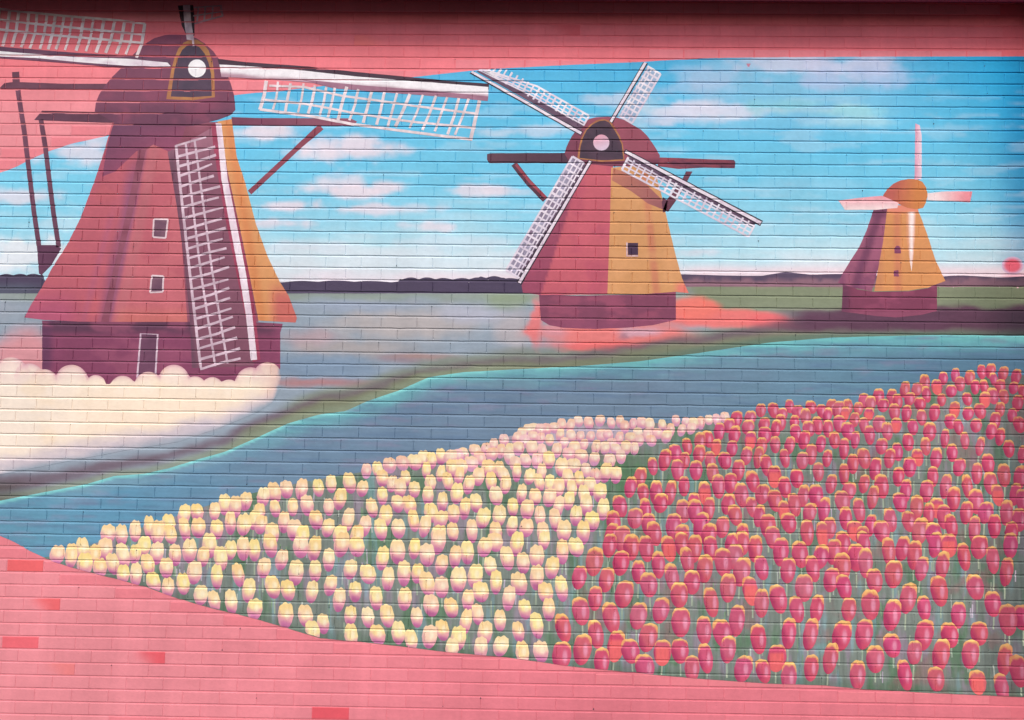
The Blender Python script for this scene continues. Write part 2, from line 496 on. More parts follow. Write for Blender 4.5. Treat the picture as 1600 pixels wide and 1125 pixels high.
for t in cand:
    size, vis, uc, vc, x, y, out = t
    if vis and done < 300:
        me = BE if out else random.choice(BM)
        if (uc, vc) in am:
            cc, gdirn = am[(uc, vc)]
            me = me.copy(); me.materials.clear(); me.materials.append(M_CORAL)
            # subdivided colour: fades into the pink on one side
            import bmesh
            bm = bmesh.new(); bm.from_mesh(me)
            for i in range(1, 12):
                bmesh.ops.bisect_plane(bm, geom=bm.verts[:]+bm.edges[:]+bm.faces[:], plane_co=(-BL/2+i*BL/12, 0, 0), plane_no=(1, 0, 0))
            bm.to_mesh(me); bm.free()
            at = me.attributes.new('paint', 'FLOAT_COLOR', 'POINT'); A, B = paint(cc), pink_at(uc, vc)
            for i, v in enumerate(me.vertices):
                s = v.co.x/(BL/2)
                f = 1 if gdirn == 0 else float(smooth(np.array(.5+(-gdirn*s+.1+v.co.z*9*(-gdirn))/1.2)))
                if y < 60 or abs(y-1044) < 12: f *= .75
                at.data[i].color = (*(A*f+B*(1-f)), 1)
        o = link('brick', me, None, wall, (uc-2.9, random.uniform(-.00025, .00025), vc+Z0)); done += 1
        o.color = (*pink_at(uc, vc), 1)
        o.rotation_euler = (random.uniform(-.0012, .0012), random.uniform(-.002, .002), random.uniform(-.0012, .0012))
    else: rest.append(t)
V, F = [], []
for t in rest:
    me = BE if t[6] else BM[0]; n0 = len(V)
    V += [(v.co.x+t[2]-2.9, v.co.y, v.co.z+t[3]+Z0) for v in me.vertices]; F += [tuple(i+n0 for i in p.vertices) for p in me.polygons]
me = bpy.data.meshes.new('brickwork'); me.from_pydata(V, [], F); bw = link('brickwork', me, M_PINK, wall); bw.color = (*paint((236, 132, 142)), 1); tag(bw, kind='stuff')

# pits where the paint missed the mortar
chip = []
rc = random.Random(21)
for i in range(110):
    k = rc.randint(-2, 50); ph = phase(k); n = rc.randint(int((-.1-ph)/BL), int((5.6-ph)/BL)); u_ = ph+n*BL+rc.uniform(-.002, .002)
    v_ = -k*CO-rc.choice([.009, .012, .03, .055]); rr = rc.uniform(.0016, .0034)
    chip.append(([[(u_+rr*math.cos(t)*rc.uniform(.7, 1.2), v_+rr*rc.uniform(.9, 1.6)*math.sin(t)) for t in [q*math.pi/3 for q in range(6)]]], flat((70, 72, 84)), 0))
tag(film('mortar_pits', chip, M_LAND, 15, wall, step=.05), kind='stuff')

# ------------------------------------------------------------------ painted sky
def sky_col(X, Y):
    P = Painter(X, Y, (80, 180, 225))
    yy = Y+(fbm(X/90, Y/40)-.47)*60
    P.stops(yy, [(90, (72, 176, 222)), (190, (94, 193, 231)), (280, (120, 205, 235)), (340, (150, 216, 239)), (390, (190, 228, 240)), (425, (222, 234, 241)), (445, (235, 225, 234))])
    P.mix((0, 166, 222), .9*smooth((X-1430+(140-Y)*.35)/190)*smooth((430-Y)/120))
    P.mix((10, 110, 170), .45*smooth((X-1540)/60))  # shade of the right edge put into the sky colour
    P.mix((150, 205, 232), .55*smooth((X-1040)/120)*smooth((1480-X)/180)*smooth((240-Y)/80))
    P.mix((130, 212, 238), .5*smooth((260-X)/160)*smooth((Y-230)/60))
    cl = (240, 224, 233); lv = (172, 200, 230)
    for cx, cy, rx, ry, c, a in [
        (540, 235, 68, 17, cl, .95), (500, 240, 45, 10, cl, .6), (405, 206, 45, 10, cl, .9), (420, 200, 25, 8, cl, .6), (548, 298, 62, 10, cl, .95), (530, 288, 34, 12, cl, .8),
        (600, 296, 28, 9, cl, .9), (462, 321, 34, 8, cl, .9), (570, 327, 40, 7, cl, .85), (660, 325, 30, 6, cl, .5), (425, 348, 50, 8, cl, .8), (675, 355, 30, 7, cl, .8),
        (636, 352, 14, 5, cl, .5), (745, 298, 40, 9, cl, .8), (790, 300, 40, 8, cl, .6), (820, 204, 60, 8, cl, .45), (960, 155, 55, 8, cl, .45), (130, 240, 60, 14, cl, .75),
        (155, 225, 26, 14, cl, .6), (30, 307, 60, 10, cl, .75), (25, 400, 90, 26, (240, 240, 244), .9), (110, 350, 60, 10, (215, 232, 242), .5), (600, 400, 190, 14, (222, 234, 242), .7),
        (480, 385, 60, 8, (230, 232, 242), .6), (720, 380, 80, 10, (215, 230, 242), .6), (1060, 175, 60, 15, (225, 222, 238), .9), (1140, 176, 70, 11, (222, 222, 238), .85), (1030, 185, 90, 8, lv, .6),
        (1120, 120, 60, 18, lv, .75), (1090, 140, 50, 14, lv, .7), (1240, 100, 70, 14, (205, 210, 232), .9), (1330, 104, 70, 15, (205, 208, 234), .9), (1310, 128, 70, 14, (178, 198, 232), .85),
        (1395, 118, 50, 14, (180, 200, 234), .6), (1330, 175, 50, 10, (170, 225, 228), .7), (1230, 165, 60, 12, (150, 215, 222), .6), (1350, 190, 70, 8, (190, 228, 236), .6), (1000, 170, 30, 20, (190, 225, 238), .5),
        (1095, 395, 30, 5, cl, .5), (1180, 352, 60, 8, (190, 226, 240), .4), (860, 400, 60, 12, (225, 232, 242), .6), (1250, 290, 90, 14, (160, 215, 240), .4), (980, 260, 60, 10, (160, 215, 236), .4)]:
        P.ell(cx, cy, rx*1.3, ry*1.3, c, a*.92, .8, .75)
    P.mix((228, 236, 244), .18*smooth((fbm(X/70, Y/9+3)-.52)*7)*smooth((Y-120)/60))
    P.mix((246, 218, 226), .8*smooth((X-1040)/60)*smooth((Y-408)/18))
    P.mix((246, 222, 232), .5*smooth((X-560)/80)*smooth((Y-418)/16)*smooth((900-X)/50))
    P.mix((225, 110, 135), .5*smooth((1-np.hypot((X-1585)/30, (Y-440)/22))/.7))
    return P.get()
tag(film('sky', [(band(cols(), TOP, lambda x: 452.0), sky_col, 0)], M_SKY, 0, step=.017), 'painted blue sky with drifting pinkish clouds', kind='structure')

# ------------------------------------------------------------------ far tree line
def tl_top(x):
    r = 430 if x < 200 else (441 if x < 625 else (436 if x < 900 else (429 if x < 1330 else 431.5)))
    if x < 70: r = 430-abs(math.sin(x*.15))*2.2
    elif x < 625: r = 441.5-2.2*abs(math.sin((x-440)*.055))-1.2*abs(math.sin(x*.021))
    elif x < 900: r = 436.5-3.2*abs(math.sin(x*.12))*(.4+.6*abs(math.sin(x*.031)))-(2 if 750 < x < 790 else 0)
    elif x < 1340:
        r = 429.5-1.5*math.sin(x*.02)-max(0, 6-abs(x-1228)*.16)
    else: r = 432-1.4*math.sin((x-1470)*.05)
    return r
def tree_col(X, Y):
    P = Painter(X, Y, (78, 66, 92))
    P.mix((88, 92, 110), .8*smooth((90-X)/60)*smooth((Y-440)/8))
    P.mix((100, 82, 104), .5*smooth((X-1040)/40))
    yy = Y+(fbm(X/16, Y/9)-.47)*14
    P.mix((148, 108, 122), .9*smooth((X-1050)/30)*smooth((yy-434)/6))
    P.mix((50, 48, 64), .6*smooth((X-1500)/100))  # trees darken at the right, edge shade mixed into their colour
    return P.get()
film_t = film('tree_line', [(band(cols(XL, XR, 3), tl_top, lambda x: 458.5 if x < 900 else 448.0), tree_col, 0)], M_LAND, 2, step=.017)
tag(film_t, 'dark purple line of distant trees along the painted horizon', 'tree line', kind='stuff')

# ------------------------------------------------------------------ meadow, bank, canal
BANK = curve([(-400, 840), (0, 783), (135, 757), (180, 744), (225, 741), (265, 732), (300, 721), (350, 707), (400, 685), (450, 662), (500, 648), (540, 643), (575, 627), (625, 610),
              (670, 590), (725, 582), (800, 578), (900, 573), (1000, 565), (1100, 551), (1200, 536), (1300, 528), (1450, 524), (1700, 526)])
CORE = [(-400, 790), (0, 757), (100, 742), (200, 722), (280, 706), (340, 690), (400, 662), (470, 634), (540, 616), (600, 600), (660, 578), (740, 566), (830, 562), (900, 556), (980, 545), (1060, 534), (1160, 520), (1260, 505), (1400, 500), (1700, 502)]
def land_col(X, Y):
    P = Painter(X, Y, (152, 166, 180))
    wx = X+(fbm(X/40, Y/20)-.47)*40; wy = Y+(fbm(X/50+5, Y/16)-.47)*16
    P.mix((148, 160, 150), .9*smooth((476-wy)/14))
    P.mix((128, 130, 140), .5*smooth((462-Y)/6))
    P.ell(640, 505, 150, 34, (192, 182, 180), .85, .9)
    P.ell(730, 490, 70, 18, (184, 186, 202), .8, .9)
    P.ell(560, 478, 130, 12, (160, 172, 192), .8, .9)
    P.ell(490, 530, 60, 22, (190, 162, 168), .8, .9)
    P.ell(560, 545, 120, 16, (178, 168, 166), .8, .9)
    P.ell(790, 470, 60, 16, (146, 162, 128), .7, .9)
    P.ell(800, 515, 40, 40, (196, 184, 186), .7, .9)
    P.ell(500, 575, 110, 26, (130, 152, 176), .95, .8)
    P.ell(640, 560, 60, 10, (158, 130, 140), .7, .9)
    P.ell(-20, 480, 80, 30, (158, 166, 178), .8, .9)
    # right hand meadow
    P.mix((134, 142, 114), .95*smooth((wx-1062)/30)*smooth((500-Y)/20))
    P.mix((156, 128, 126), .75*smooth((wx-1050)/30)*smooth((451-wy)/8))
    P.mix((104, 116, 92), .6*smooth((X-1460)/100))
    # olive-green strip of the bank
    c = np.interp(X, [p[0] for p in CORE], [p[1] for p in CORE])
    b = np.array([BANK(x) for x in np.linspace(-400, 1700, 600)]); b = np.interp(X, np.linspace(-400, 1700, 600), b)
    P.mix((132, 140, 126), .9*smooth((wy-(c-22))/16)*smooth((X-425)/40))
    P.mix((188, 120, 118), .75*smooth((1-np.hypot((X-490)/120, (wy-597)/12))/.8))
    P.mix((178, 140, 128), .6*smooth((1-np.hypot((X-660)/80, (wy-556)/9))/.8))
    # coral ground round the middle mill
    P.mix((240, 122, 118), .95*smooth((1-np.hypot((wx-1120)/150, (wy-498)/17))/.5))
    P.mix((242, 124, 112), .95*smooth((1-np.hypot((wx-1085)/50, (wy-480)/26))/.5))
    P.mix((238, 128, 124), .95*smooth((1-np.hypot((wx-960)/160, (wy-522)/26))/.5))
    P.mix((236, 124, 124), .9*smooth((1-np.hypot((wx-842)/16, (wy-505)/52))/.6))
    P.mix((212, 170, 186), .8*smooth((1-np.hypot((wx-1000)/60, (wy-518)/12))/.7))
    P.mix((214, 150, 160), .8*smooth((1-np.hypot((wx-870)/26, (wy-520)/14))/.7))
    P.mix((150, 110, 130), .6*smooth((1-np.hypot((wx-972)/14, (wy-524)/9))/.7))
    P.mix((238, 112, 112), .9*smooth((1-np.hypot((wx-930)/100, (wy-541)/11))/.6))
    P.mix((236, 112, 116), .9*smooth((1-np.hypot((wx-1205)/60, (wy-504)/15))/.6))
    # green below the plum, then the plum core of the bank
    P.mix((128, 132, 106), .9*smooth((wy-(c-3))/10)*smooth((X-300)/100))
    P.mix((142, 154, 130), .75*smooth((Y-(b-15))/10)*smooth((900-X)/200))
    P.mix((96, 122, 108), .8*smooth((Y-(b-14))/10)*smooth((X-900)/200))
    d = np.abs(wy-c); wd = np.interp(X, [-200, 0, 350, 500, 700, 950, 1200, 1320, 1600], [18, 16, 11, 8, 6, 8, 12, 22, 24])
    P.mix((112, 88, 102), .92*smooth((wd-d)/14+.2)*(1-.25*fbm(X/30, Y/12)))
    P.mix((96, 58, 82), .9*smooth((X-1190)/80)*smooth((20-np.abs(wy-498))/10+.2))
    P.mix((40, 40, 52), .7*smooth((X-1500)/100)*smooth((Y-470)/20))  # right-edge shade painted over the end of the bank
    P.mix((84, 74, 66), .7*smooth((90-X)/100)*smooth((Y-742)/20))
    P.mix((212, 196, 204), .8*smooth((420-X)/40)*smooth((c-14-wy)/18)*smooth((Y-600)/14))
    P.mix((226, 150, 156), .9*smooth((1-np.hypot((wx-40)/66, (wy-560)/62))/.6))
    return P.get()
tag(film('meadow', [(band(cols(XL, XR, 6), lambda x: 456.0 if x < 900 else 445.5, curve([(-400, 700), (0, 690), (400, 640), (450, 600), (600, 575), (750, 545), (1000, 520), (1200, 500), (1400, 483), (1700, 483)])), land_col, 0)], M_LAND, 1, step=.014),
    'hazy blue-grey and green meadow behind the windmills', kind='structure')
tag(film('riverbank', [(band(cols(XL, XR, 6), curve([(-400, 700), (0, 690), (400, 640), (450, 600), (600, 575), (750, 545), (1000, 520), (1200, 500), (1400, 483), (1700, 483)]), BANK), land_col, 0)], M_LAND, 1, step=.014),
    'olive and plum riverbank curving down to the left', kind='structure')
FIELD = curve([(-400, 960), (60, 872), (100, 866), (180, 838), (250, 815), (360, 778), (480, 752), (580, 735), (700, 712), (780, 685), (850, 670), (930, 661), (1100, 661), (1200, 645), (1330, 634), (1420, 610), (1500, 592), (1600, 586), (1700, 580)])
def canal_col(X, Y):
    P = Painter(X, Y, (112, 142, 170))
    P.stops(X+(fbm(X/60, Y/10)-.47)*120, [(-100, (104, 156, 178)), (200, (98, 152, 182)), (420, (112, 141, 166)), (700, (114, 138, 162)), (1000, (116, 139, 162)), (1300, (104, 142, 164)), (1600, (82, 120, 146))])
    b = np.interp(X, np.linspace(-400, 1700, 600), [BANK(x) for x in np.linspace(-400, 1700, 600)])
    t = Y-b+(fbm(X/50, Y/7)-.47)*22
    P.mix((112, 186, 192), .85*smooth((34-t)/34)*smooth((X-330)/160))
    P.mix((132, 168, 184), .6*smooth((26-t)/20)*smooth((420-X)/100)*smooth((X-60)/60))
    P.mix((136, 216, 214), .9*smooth((5.5-(Y-b))/4)*smooth((980-X)/200))
    P.mix((120, 200, 196), .6*smooth((9-t)/12)*smooth((X-900)/100))
    P.mix((96, 124, 156), .5*smooth((fbm(X/80, Y/6)-.5)*5))
    P.mix((150, 130, 160), .25*smooth((fbm(X/50+9, Y/8)-.58)*6))
    return P.get()
tag(film('canal', [(band(cols(XL, XR, 6), lambda x: BANK(x)-.6, lambda x: min(BOT(x)+0, max(BANK(x), FIELD(x)+8)) if x > 60 else BOT(x)), canal_col, 0)], M_WATER, 2, step=.014), 'slate blue canal edged with a turquoise line', kind='structure')
def bed_col(X, Y):
    P = Painter(X, Y, (126, 136, 128))
    n = fbm(X/13, Y/60)
    P.mix((150, 136, 150), .8*smooth((n-.5)*7))
    P.mix((92, 126, 96), .8*smooth((fbm(X/22+7, Y/50)-.5)*7))
    P.mix((132, 170, 178), .5*smooth((fbm(X/11+3, Y/90+5)-.56)*8))
    P.mix((150, 112, 112), .55*smooth((fbm(X/30+30, Y/40+2)-.52)*7)*smooth((X-850)/100))
    P.mix((90, 128, 92), .7*smooth((1-np.hypot((X-980)/60, (Y-735)/55))/.6))
    P.mix((70, 84, 88), .6*smooth((X-1500)/110))  # bed colour darkened to draw the shade along the right edge
    P.mix((200, 180, 200), .75*smooth((1-np.hypot((X-900)/150, (Y-680)/24))/.6))
    P.mix((82, 108, 86), .5*smooth((18-(np.interp(X, np.linspace(-400, 1700, 400), [BOT(x) for x in np.linspace(-400, 1700, 400)])-Y))/16))
    return P.get()
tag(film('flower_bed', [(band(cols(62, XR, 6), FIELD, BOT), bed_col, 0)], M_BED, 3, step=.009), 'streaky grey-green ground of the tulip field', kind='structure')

# ------------------------------------------------------------------ left bushes
rb = random.Random(3)
LOB = [(-150, 575, 30), (-95, 572, 30), (-40, 568, 30), (17, 585, 27), (47, 590, 22), (70, 597, 20), (112, 596, 26), (150, 602, 16), (192, 607, 20), (232, 603, 22), (272, 594, 24),
       (305, 606, 18), (332, 606, 17), (358, 610, 17), (392, 598, 24), (418, 588, 22)]
def bush_top(x):
    y = 640.0
    for cx, cy, r in LOB:
        if abs(x-cx) < r: y = min(y, cy-math.sqrt(r*r-(x-cx)**2))
    return min(y, 600.0) if x < 415 else y
BUSHB = curve([(-400, 770), (0, 742), (100, 722), (200, 703), (280, 690), (345, 668), (400, 645), (425, 630), (440, 606)])
def bush_col(X, Y):
    P = Painter(X, Y, (254, 232, 208))
    b = np.interp(X, np.linspace(-400, 440, 300), [BUSHB(x) for x in np.linspace(-400, 440, 300)])
    wy = Y+(fbm(X/35, Y/20)-.47)*30
    P.mix((255, 240, 226), .6*smooth((170-X)/120))
    P.mix((236, 196, 200), .45*smooth((606-wy)/20))
    for cx, cy, r in LOB:
        d = np.hypot(X-cx, Y-cy)/r
        P.mix((232, 178, 188), .5*smooth((d-.55)/.5)*(d < 1.12)*smooth((600-Y)/24))
        P.mix((255, 240, 222), .5*smooth(1-d))
    dm = np.min([np.hypot(X-cx, Y-cy)/r for cx, cy, r in LOB], axis=0)
    P.mix((206, 146, 164), .75*smooth((dm-.84)/.18+(fbm(X/9, Y/9)-.47)*.8)*smooth((600-Y)/10)*(Y < 604))
    P.mix((255, 226, 190), .4*smooth((fbm(X/60, Y/40)-.5)*5))
    P.mix((214, 200, 206), .9*smooth((wy-(b-40))/30))
    P.mix((226, 184, 172), .5*smooth((X-400)/30))
    k = np.clip(smooth((wy-(b-20))/18)+smooth((X+(fbm(X/10, Y/10)-.47)*10-432+np.clip(Y-600, 0, 60)*.25)/9)*(Y > 575), 0, 1)
    L = land_col(X, Y); k = np.maximum(k, smooth((Y-(b-4))/4))[:, None]
    return P.get()*(1-k)+L*k
o = film('cream_bush', [(band(cols(XL, 440, 3), bush_top, BUSHB), bush_col, 0)], M_BUSH, 15, step=.010)
tag(o, 'rounded cream bushes massed in front of the largest windmill', 'bush')

# ------------------------------------------------------------------ windmill pieces
PL = (126, 64, 92)
def piece(name, shapes, layer, parent, m=M_MILL, step=.012, own=None):
    ss = []
    for i, (pts, c) in enumerate(shapes):
        polys = pts if isinstance(pts[0][0], tuple) or (isinstance(pts[0], list)) else tris(pts)
        ss.append((polys, c if callable(c) else mottle(c, tuple(max(0, q-14) for q in c), 24, 18), i))
    return film(name, ss, m, layer, parent, step)
def ring(cx, cy, rx, ry=None, n=28): return [(cx+rx*math.cos(t*2*math.pi/n), cy+(ry or rx)*math.sin(t*2*math.pi/n)) for t in range(n)]
def lerp(a, b, t): return (a[0]+(b[0]-a[0])*t, a[1]+(b[1]-a[1])*t)

# --- 1: the large mill on the left
w1 = empty('windmill', 250, 600, 'largest windmill with red and orange tower at the left', 'windmill', 'painted windmills')
def facet2(X, Y):
    P = Painter(X, Y, (196, 104, 114)); xr = np.interp(Y, [220, 280, 340, 400, 440, 503], [232, 220, 209, 196, 188, 173])
    P.mix((186, 92, 106), .8*smooth((fbm(X/40, Y/30)-.42)*5))
    P.mix((146, 84, 116), .85*smooth((xr-X+5)/8)); P.mix((186, 110, 118), .5*smooth((14-np.abs(X-xr-12))/12)); P.mix((212, 124, 104), .45*smooth((Y-470)/30)*smooth((X-xr-4)/10)); return P.get()
def t1(X, Y):
    P = Painter(X, Y, (188, 94, 108))
    P.mix((196, 98, 108), .7*smooth((fbm(X/50, Y/25)-.42)*5))
    P.mix((178, 84, 120), .7*smooth((Y-440)/50)*smooth((150-X)/60))
    xr = np.interp(Y, [220, 280, 340, 400, 440, 503], [232, 220, 209, 196, 188, 173])
    P.mix((142, 82, 114), .9*smooth((X-(xr-34)+(fbm(X/20, Y/40)-.47)*10)/26)*smooth((Y-225)/60))
    P.mix((168, 76, 110), .6*smooth((15-np.abs(X-(165-(Y-250)*.42)))/14)*smooth((330-Y)/90))
    P.mix((172, 92, 122), .55*smooth((10-np.abs(X-(198-(Y-250)*.27)))/12)*smooth((Y-300)/50))
    return P.get()
tw = piece('tower', [
    ([(176, 190), (300, 192), (350, 190), (380, 300), (404, 503), (120, 503), (150, 300), (163, 236)], (150, 84, 104)),
    ([(176, 190), (216, 205), (215, 245), (200, 320), (182, 400), (158, 503), (115, 502), (70, 500), (38, 496), (51, 472), (66, 448), (82, 418), (104, 384), (125, 343), (148, 282), (163, 236)], t1),
    ([(240, 225), (262, 236), (275, 300), (284, 380), (293, 503), (170, 503), (186, 420), (206, 340), (219, 280), (228, 235)], facet2),
    ([(340, 190), (362, 186), (370, 245), (383, 285), (400, 350), (418, 400), (437, 440), (451, 462), (464, 497), (462, 504), (404, 501), (398, 470), (380, 380), (352, 250)],
     lambda X, Y: (lambda P: (P.mix((214, 128, 78), .7*smooth((14-np.abs(X-(372+(Y-280)*.17)))/14)), P.mix((200, 96, 98), .85*smooth((Y-430)/40)*smooth((X-(410+(Y-440)*.05))/26)), P.get())[-1])(Painter(X, Y, (222, 156, 102)))),
    ([(178, 192), (292, 192), (285, 215), (266, 238), (240, 226), (214, 236), (180, 268), (160, 276), (168, 225)], grad((180, 195), (104, 60, 90), (215, 262), (150, 74, 104))),
    ([(262, 238), (338, 196), (350, 280), (366, 360), (380, 450), (392, 520), (397, 572), (300, 575), (297, 503), (287, 400), (276, 320)],
     lambda X, Y: (lambda P: (P.mix((98, 66, 86), .8*smooth((12-np.abs(X-(272+(Y-280)*.105)))/14)), P.mix((190, 130, 150), .5*smooth((262-Y)/50)), P.get())[-1])(Painter(X, Y, (132, 80, 100))))], 5, w1)
piece('base', [
    ([(66, 501), (300, 503), (392, 503), (442, 506), (438, 520), (438, 575), (430, 600), (300, 625), (150, 622), (66, 600)],
     lambda X, Y: (lambda P: (P.mix((88, 54, 78), .85*smooth((530-Y+(fbm(X/30, Y/9)-.47)*10)/16)), P.mix((100, 54, 88), .8*smooth((88-X)/14)), P.mix((156, 82, 110), .6*smooth((fbm(X/40, Y/22)-.45)*5)), P.mix((150, 74, 108), .6*smooth((X-420)/15)), P.get())[-1])(Painter(X, Y, (136, 66, 98))))], 4, w1)
capf = lambda X, Y: (lambda P: (P.mix((106, 58, 84), .8*smooth((Y-158-8*np.abs(X-250)/100)/12)), P.mix((140, 70, 96), .7*smooth((fbm(X/40, Y/30)-.45)*5)), P.mix((100, 58, 84), .5*smooth((X-325)/30)), P.get())[-1])(Painter(X, Y, (124, 66, 92)))
cap1 = piece('cap', [([(148, 176), (150, 160), (155, 148), (164, 134), (175, 121), (190, 106), (202, 92), (215, 79), (228, 68), (241, 60), (258, 55), (276, 53), (292, 55), (307, 60),
    (320, 68), (333, 80), (345, 96), (354, 114), (361, 132), (366, 150), (368, 172), (360, 180), (342, 187), (322, 192), (300, 197), (262, 198), (222, 197), (190, 195), (172, 188), (160, 181)], capf)], 7, w1)
horn = piece('cap_front', [
    ([(260, 155), (264, 130), (268, 108), (273, 90), (279, 76), (287, 67), (297, 62), (308, 62), (318, 68), (326, 79), (332, 95), (335, 115), (336, 152), (300, 157)], mottle((186, 128, 78), (166, 106, 74), 12, 12)),
    ([(267, 151), (270, 128), (273, 108), (279, 89), (285, 78), (293, 71), (303, 69), (312, 74), (320, 84), (326, 98), (330, 116), (331, 150), (300, 152)], mottle((82, 60, 82), (66, 52, 74), 18, 18))], 8, w1)
piece('hub', [(ring(308, 107, 14), flat((250, 246, 248)))], 13, w1, M_WHITE)
def frame(parent, pts, w, c, layer):
    n = len(pts); polys = []
    for i in range(n): polys.append((stroke([pts[i], pts[(i+1) % n]], w), mottle(c, tuple(q-22 for q in c), 8, 8)))
    return piece('frame', polys, layer, parent, M_WHITE, step=.02)
for pts in ([(240.5, 342.5), (262.5, 343), (259, 372), (239, 370.5)], [(237.5, 430.5), (255.5, 431.5), (254.5, 456), (234.5, 457)]):
    wd = piece('window', [(pts, mottle((124, 84, 102), (104, 68, 90), 8, 8))], 9, w1)
    frame(wd, pts, 2.6, (232, 206, 212), 10)
dr = piece('door', [([(220, 521), (246.5, 522.5), (243, 590), (214, 590)], mottle((118, 72, 98), (100, 60, 86), 14, 20))], 9, w1)
piece('frame', [(stroke([(214.5, 590), (220, 521.5), (246.5, 522.5), (243, 588)], 2.8), mottle((226, 200, 212), (200, 170, 190), 8, 8))], 10, dr, M_WHITE)
# tail beams and poles
DK = (112, 66, 86)
piece('tail_beam', [([(0, 137), (7, 130), (22, 128), (100, 131), (168, 131), (164, 140), (3, 140)], DK)], 5, w1)
piece('tail_beam', [([(54, 187), (66, 173), (150, 175), (182, 181), (186, 192), (150, 191), (54, 187.5)], (104, 62, 84))], 6, w1)
piece('tail_pole', [(stroke([(24.5, 112.5), (25.5, 129)], 11), DK), (stroke([(28, 141), (38, 205), (47, 280), (53, 330), (61, 384)], 7.5), (116, 70, 92))], 6, w1)
piece('tail_pole', [(stroke([(64, 187), (71, 230), (77, 280), (84, 335), (92, 386)], 7.5), (112, 68, 90))], 6, w1)
piece('tail_block', [([(57, 375), (64, 383), (88, 383), (96, 388), (80, 415), (65, 430), (61, 427)], (104, 60, 88))], 6, w1)
piece('tail_beam', [([(362, 183), (400, 184.5), (548, 185), (558, 190), (552, 197), (362, 196)], grad((370, 190), (116, 58, 84), (540, 190), (148, 84, 104)))], 4, w1)
piece('brace', [(stroke([(502, 198), (468, 228), (430, 264), (390, 301)], [11, 8, 8, 8]), (150, 74, 92))], 3, w1)

def sail(parent, spar, rails, rungs, layer, extra=None, wh=(246, 228, 232), rw=3.2, split_pieces=True):
    """rails and rungs are brush strokes: ((x0,y0),(x1,y1), width)"""
    s = piece('sail', spar, layer, parent, M_WHITE, step=.010)
    if split_pieces:
        for nm, L in (('rail', rails), ('rung', rungs)):
            for pts, w in L:
                piece(nm, [(stroke(pts, w), mottle(wh, tuple(q-34 for q in wh), 9, 9))], layer+(1 if nm == 'rail' else 2), s, M_WHITE, step=.012)
    else:
        polys = []
        for L in (rails, rungs):
            for pts, w in L: polys += stroke(pts, w)
        piece('lattice', [(polys, mottle(wh, tuple(q-34 for q in wh), 7, 7))], layer+1, s, M_WHITE, step=.012)
    return s
jr = random.Random(11)
def jit(p, a=.8): return (p[0]+jr.uniform(-a, a), p[1]+jr.uniform(-a, a))
DARK = (72, 48, 66)
def sparcol(p0, p1, top=(246, 240, 244), low=(176, 128, 148), bias=0):
    """white spar with a mauve underside; p0->p1 axis"""
    dx, dy = p1[0]-p0[0], p1[1]-p0[1]; l = math.hypot(dx, dy)
    def f(X, Y):
        s = ((Y-p0[1])*dx-(X-p0[0])*dy)/l
        P = Painter(X, Y, top)
        P.mix(low, .9*smooth((s-bias)/7+(fbm(X/25, Y/6)-.47)*.8)); return P.get()
    return f
# right sail
rt = [[(421, 134), (475, 136), (535, 150), (588, 157), (650, 166), (746, 178)], [(414, 156), (475, 162), (550, 176), (612, 186), (650, 191), (743, 200)], [(406, 171), (488, 182), (550, 194), (625, 204), (687, 212), (738, 218)]]
bt = [(65, 505, 25, 685), (140, 510, 110, 685), (215, 520, 180, 700), (300, 525, 265, 705), (370, 535, 325, 710), (440, 545, 395, 720), (495, 550, 450, 732), (565, 540, 510, 752), (640, 560, 585, 755), (720, 570, 672, 772),
      (805, 575, 752, 782), (885, 580, 820, 790), (960, 590, 870, 795), (1045, 595, 960, 803), (1125, 600, 1040, 810), (1195, 605, 1115, 820), (1270, 612, 1195, 838), (1330, 620, 1245, 842), (1395, 628, 1340, 875)]
sail(w1, [([(340, 92), (382, 97), (480, 104), (560, 113), (700, 126), (764, 131), (764, 140), (344, 108)], DARK),
          ([(343, 101), (380, 103), (470, 110), (560, 120), (700, 131), (763, 136), (763, 151), (700, 145), (560, 136), (450, 126), (346, 120)], sparcol((343, 101), (763, 136), bias=9)),
          ([(470, 124), (560, 133), (700, 144), (763, 151), (762, 158), (700, 152), (620, 146), (520, 138)], (166, 118, 140))],
     [(p, 3.4 if i < 2 else 4.2) for i, p in enumerate(rt)],
     [([jit((400+a/4, b/4)), jit((400+(a+c)/8+1, (b+d)/8)), jit((400+c/4, d/4))], 5.5 if i in (0, 18) else jr.uniform(3.4, 5.0)) for i, (a, b, c, d) in enumerate(bt)], 10)
# left sail
lrails = [[(-150, 8), (0, 14), (20, 17), (100, 25), (175, 31), (227, 37)], [(-150, 20), (0, 31), (60, 38), (140, 46), (223, 54)], [(-150, 34), (0, 46), (60, 53), (140, 60), (220, 67)]]
lr = []
for i, xb in enumerate([-130, -112, -95, -78, -60, -44, -28, -12, 4, 19, 34, 47, 62, 75, 88, 101, 119, 134, 150, 166, 182, 196, 213]):
    yb = 72+(xb)*.065 + (4 if xb > 200 else 0)
    xt = xb+11+max(0, xb)*.012; yt = float(np.interp(xt, [-150, 0, 100, 227], [8, 14, 25, 37]))
    lr.append(([jit((xt, yt), .6), jit(((xt+xb)/2+1.5, (yt+yb)/2+4)), jit((xb, yb))], jr.uniform(3.6, 5.2)))
sail(w1, [([(-160, 64), (0, 73), (110, 82), (215, 88), (266, 93), (267, 104), (200, 107), (110, 99), (0, 91), (-160, 82)], mottle((118, 72, 98), (92, 58, 84), 30, 9)),
          ([(-160, 70), (0, 80), (50, 84), (110, 89), (200, 92), (262, 98), (267, 104), (200, 103), (120, 97), (60, 91), (0, 88), (-160, 78)], mottle((250, 246, 248), (226, 208, 220), 24, 7))],
     [(p, 3.6) for p in lrails], lr, 10, wh=(250, 230, 232))
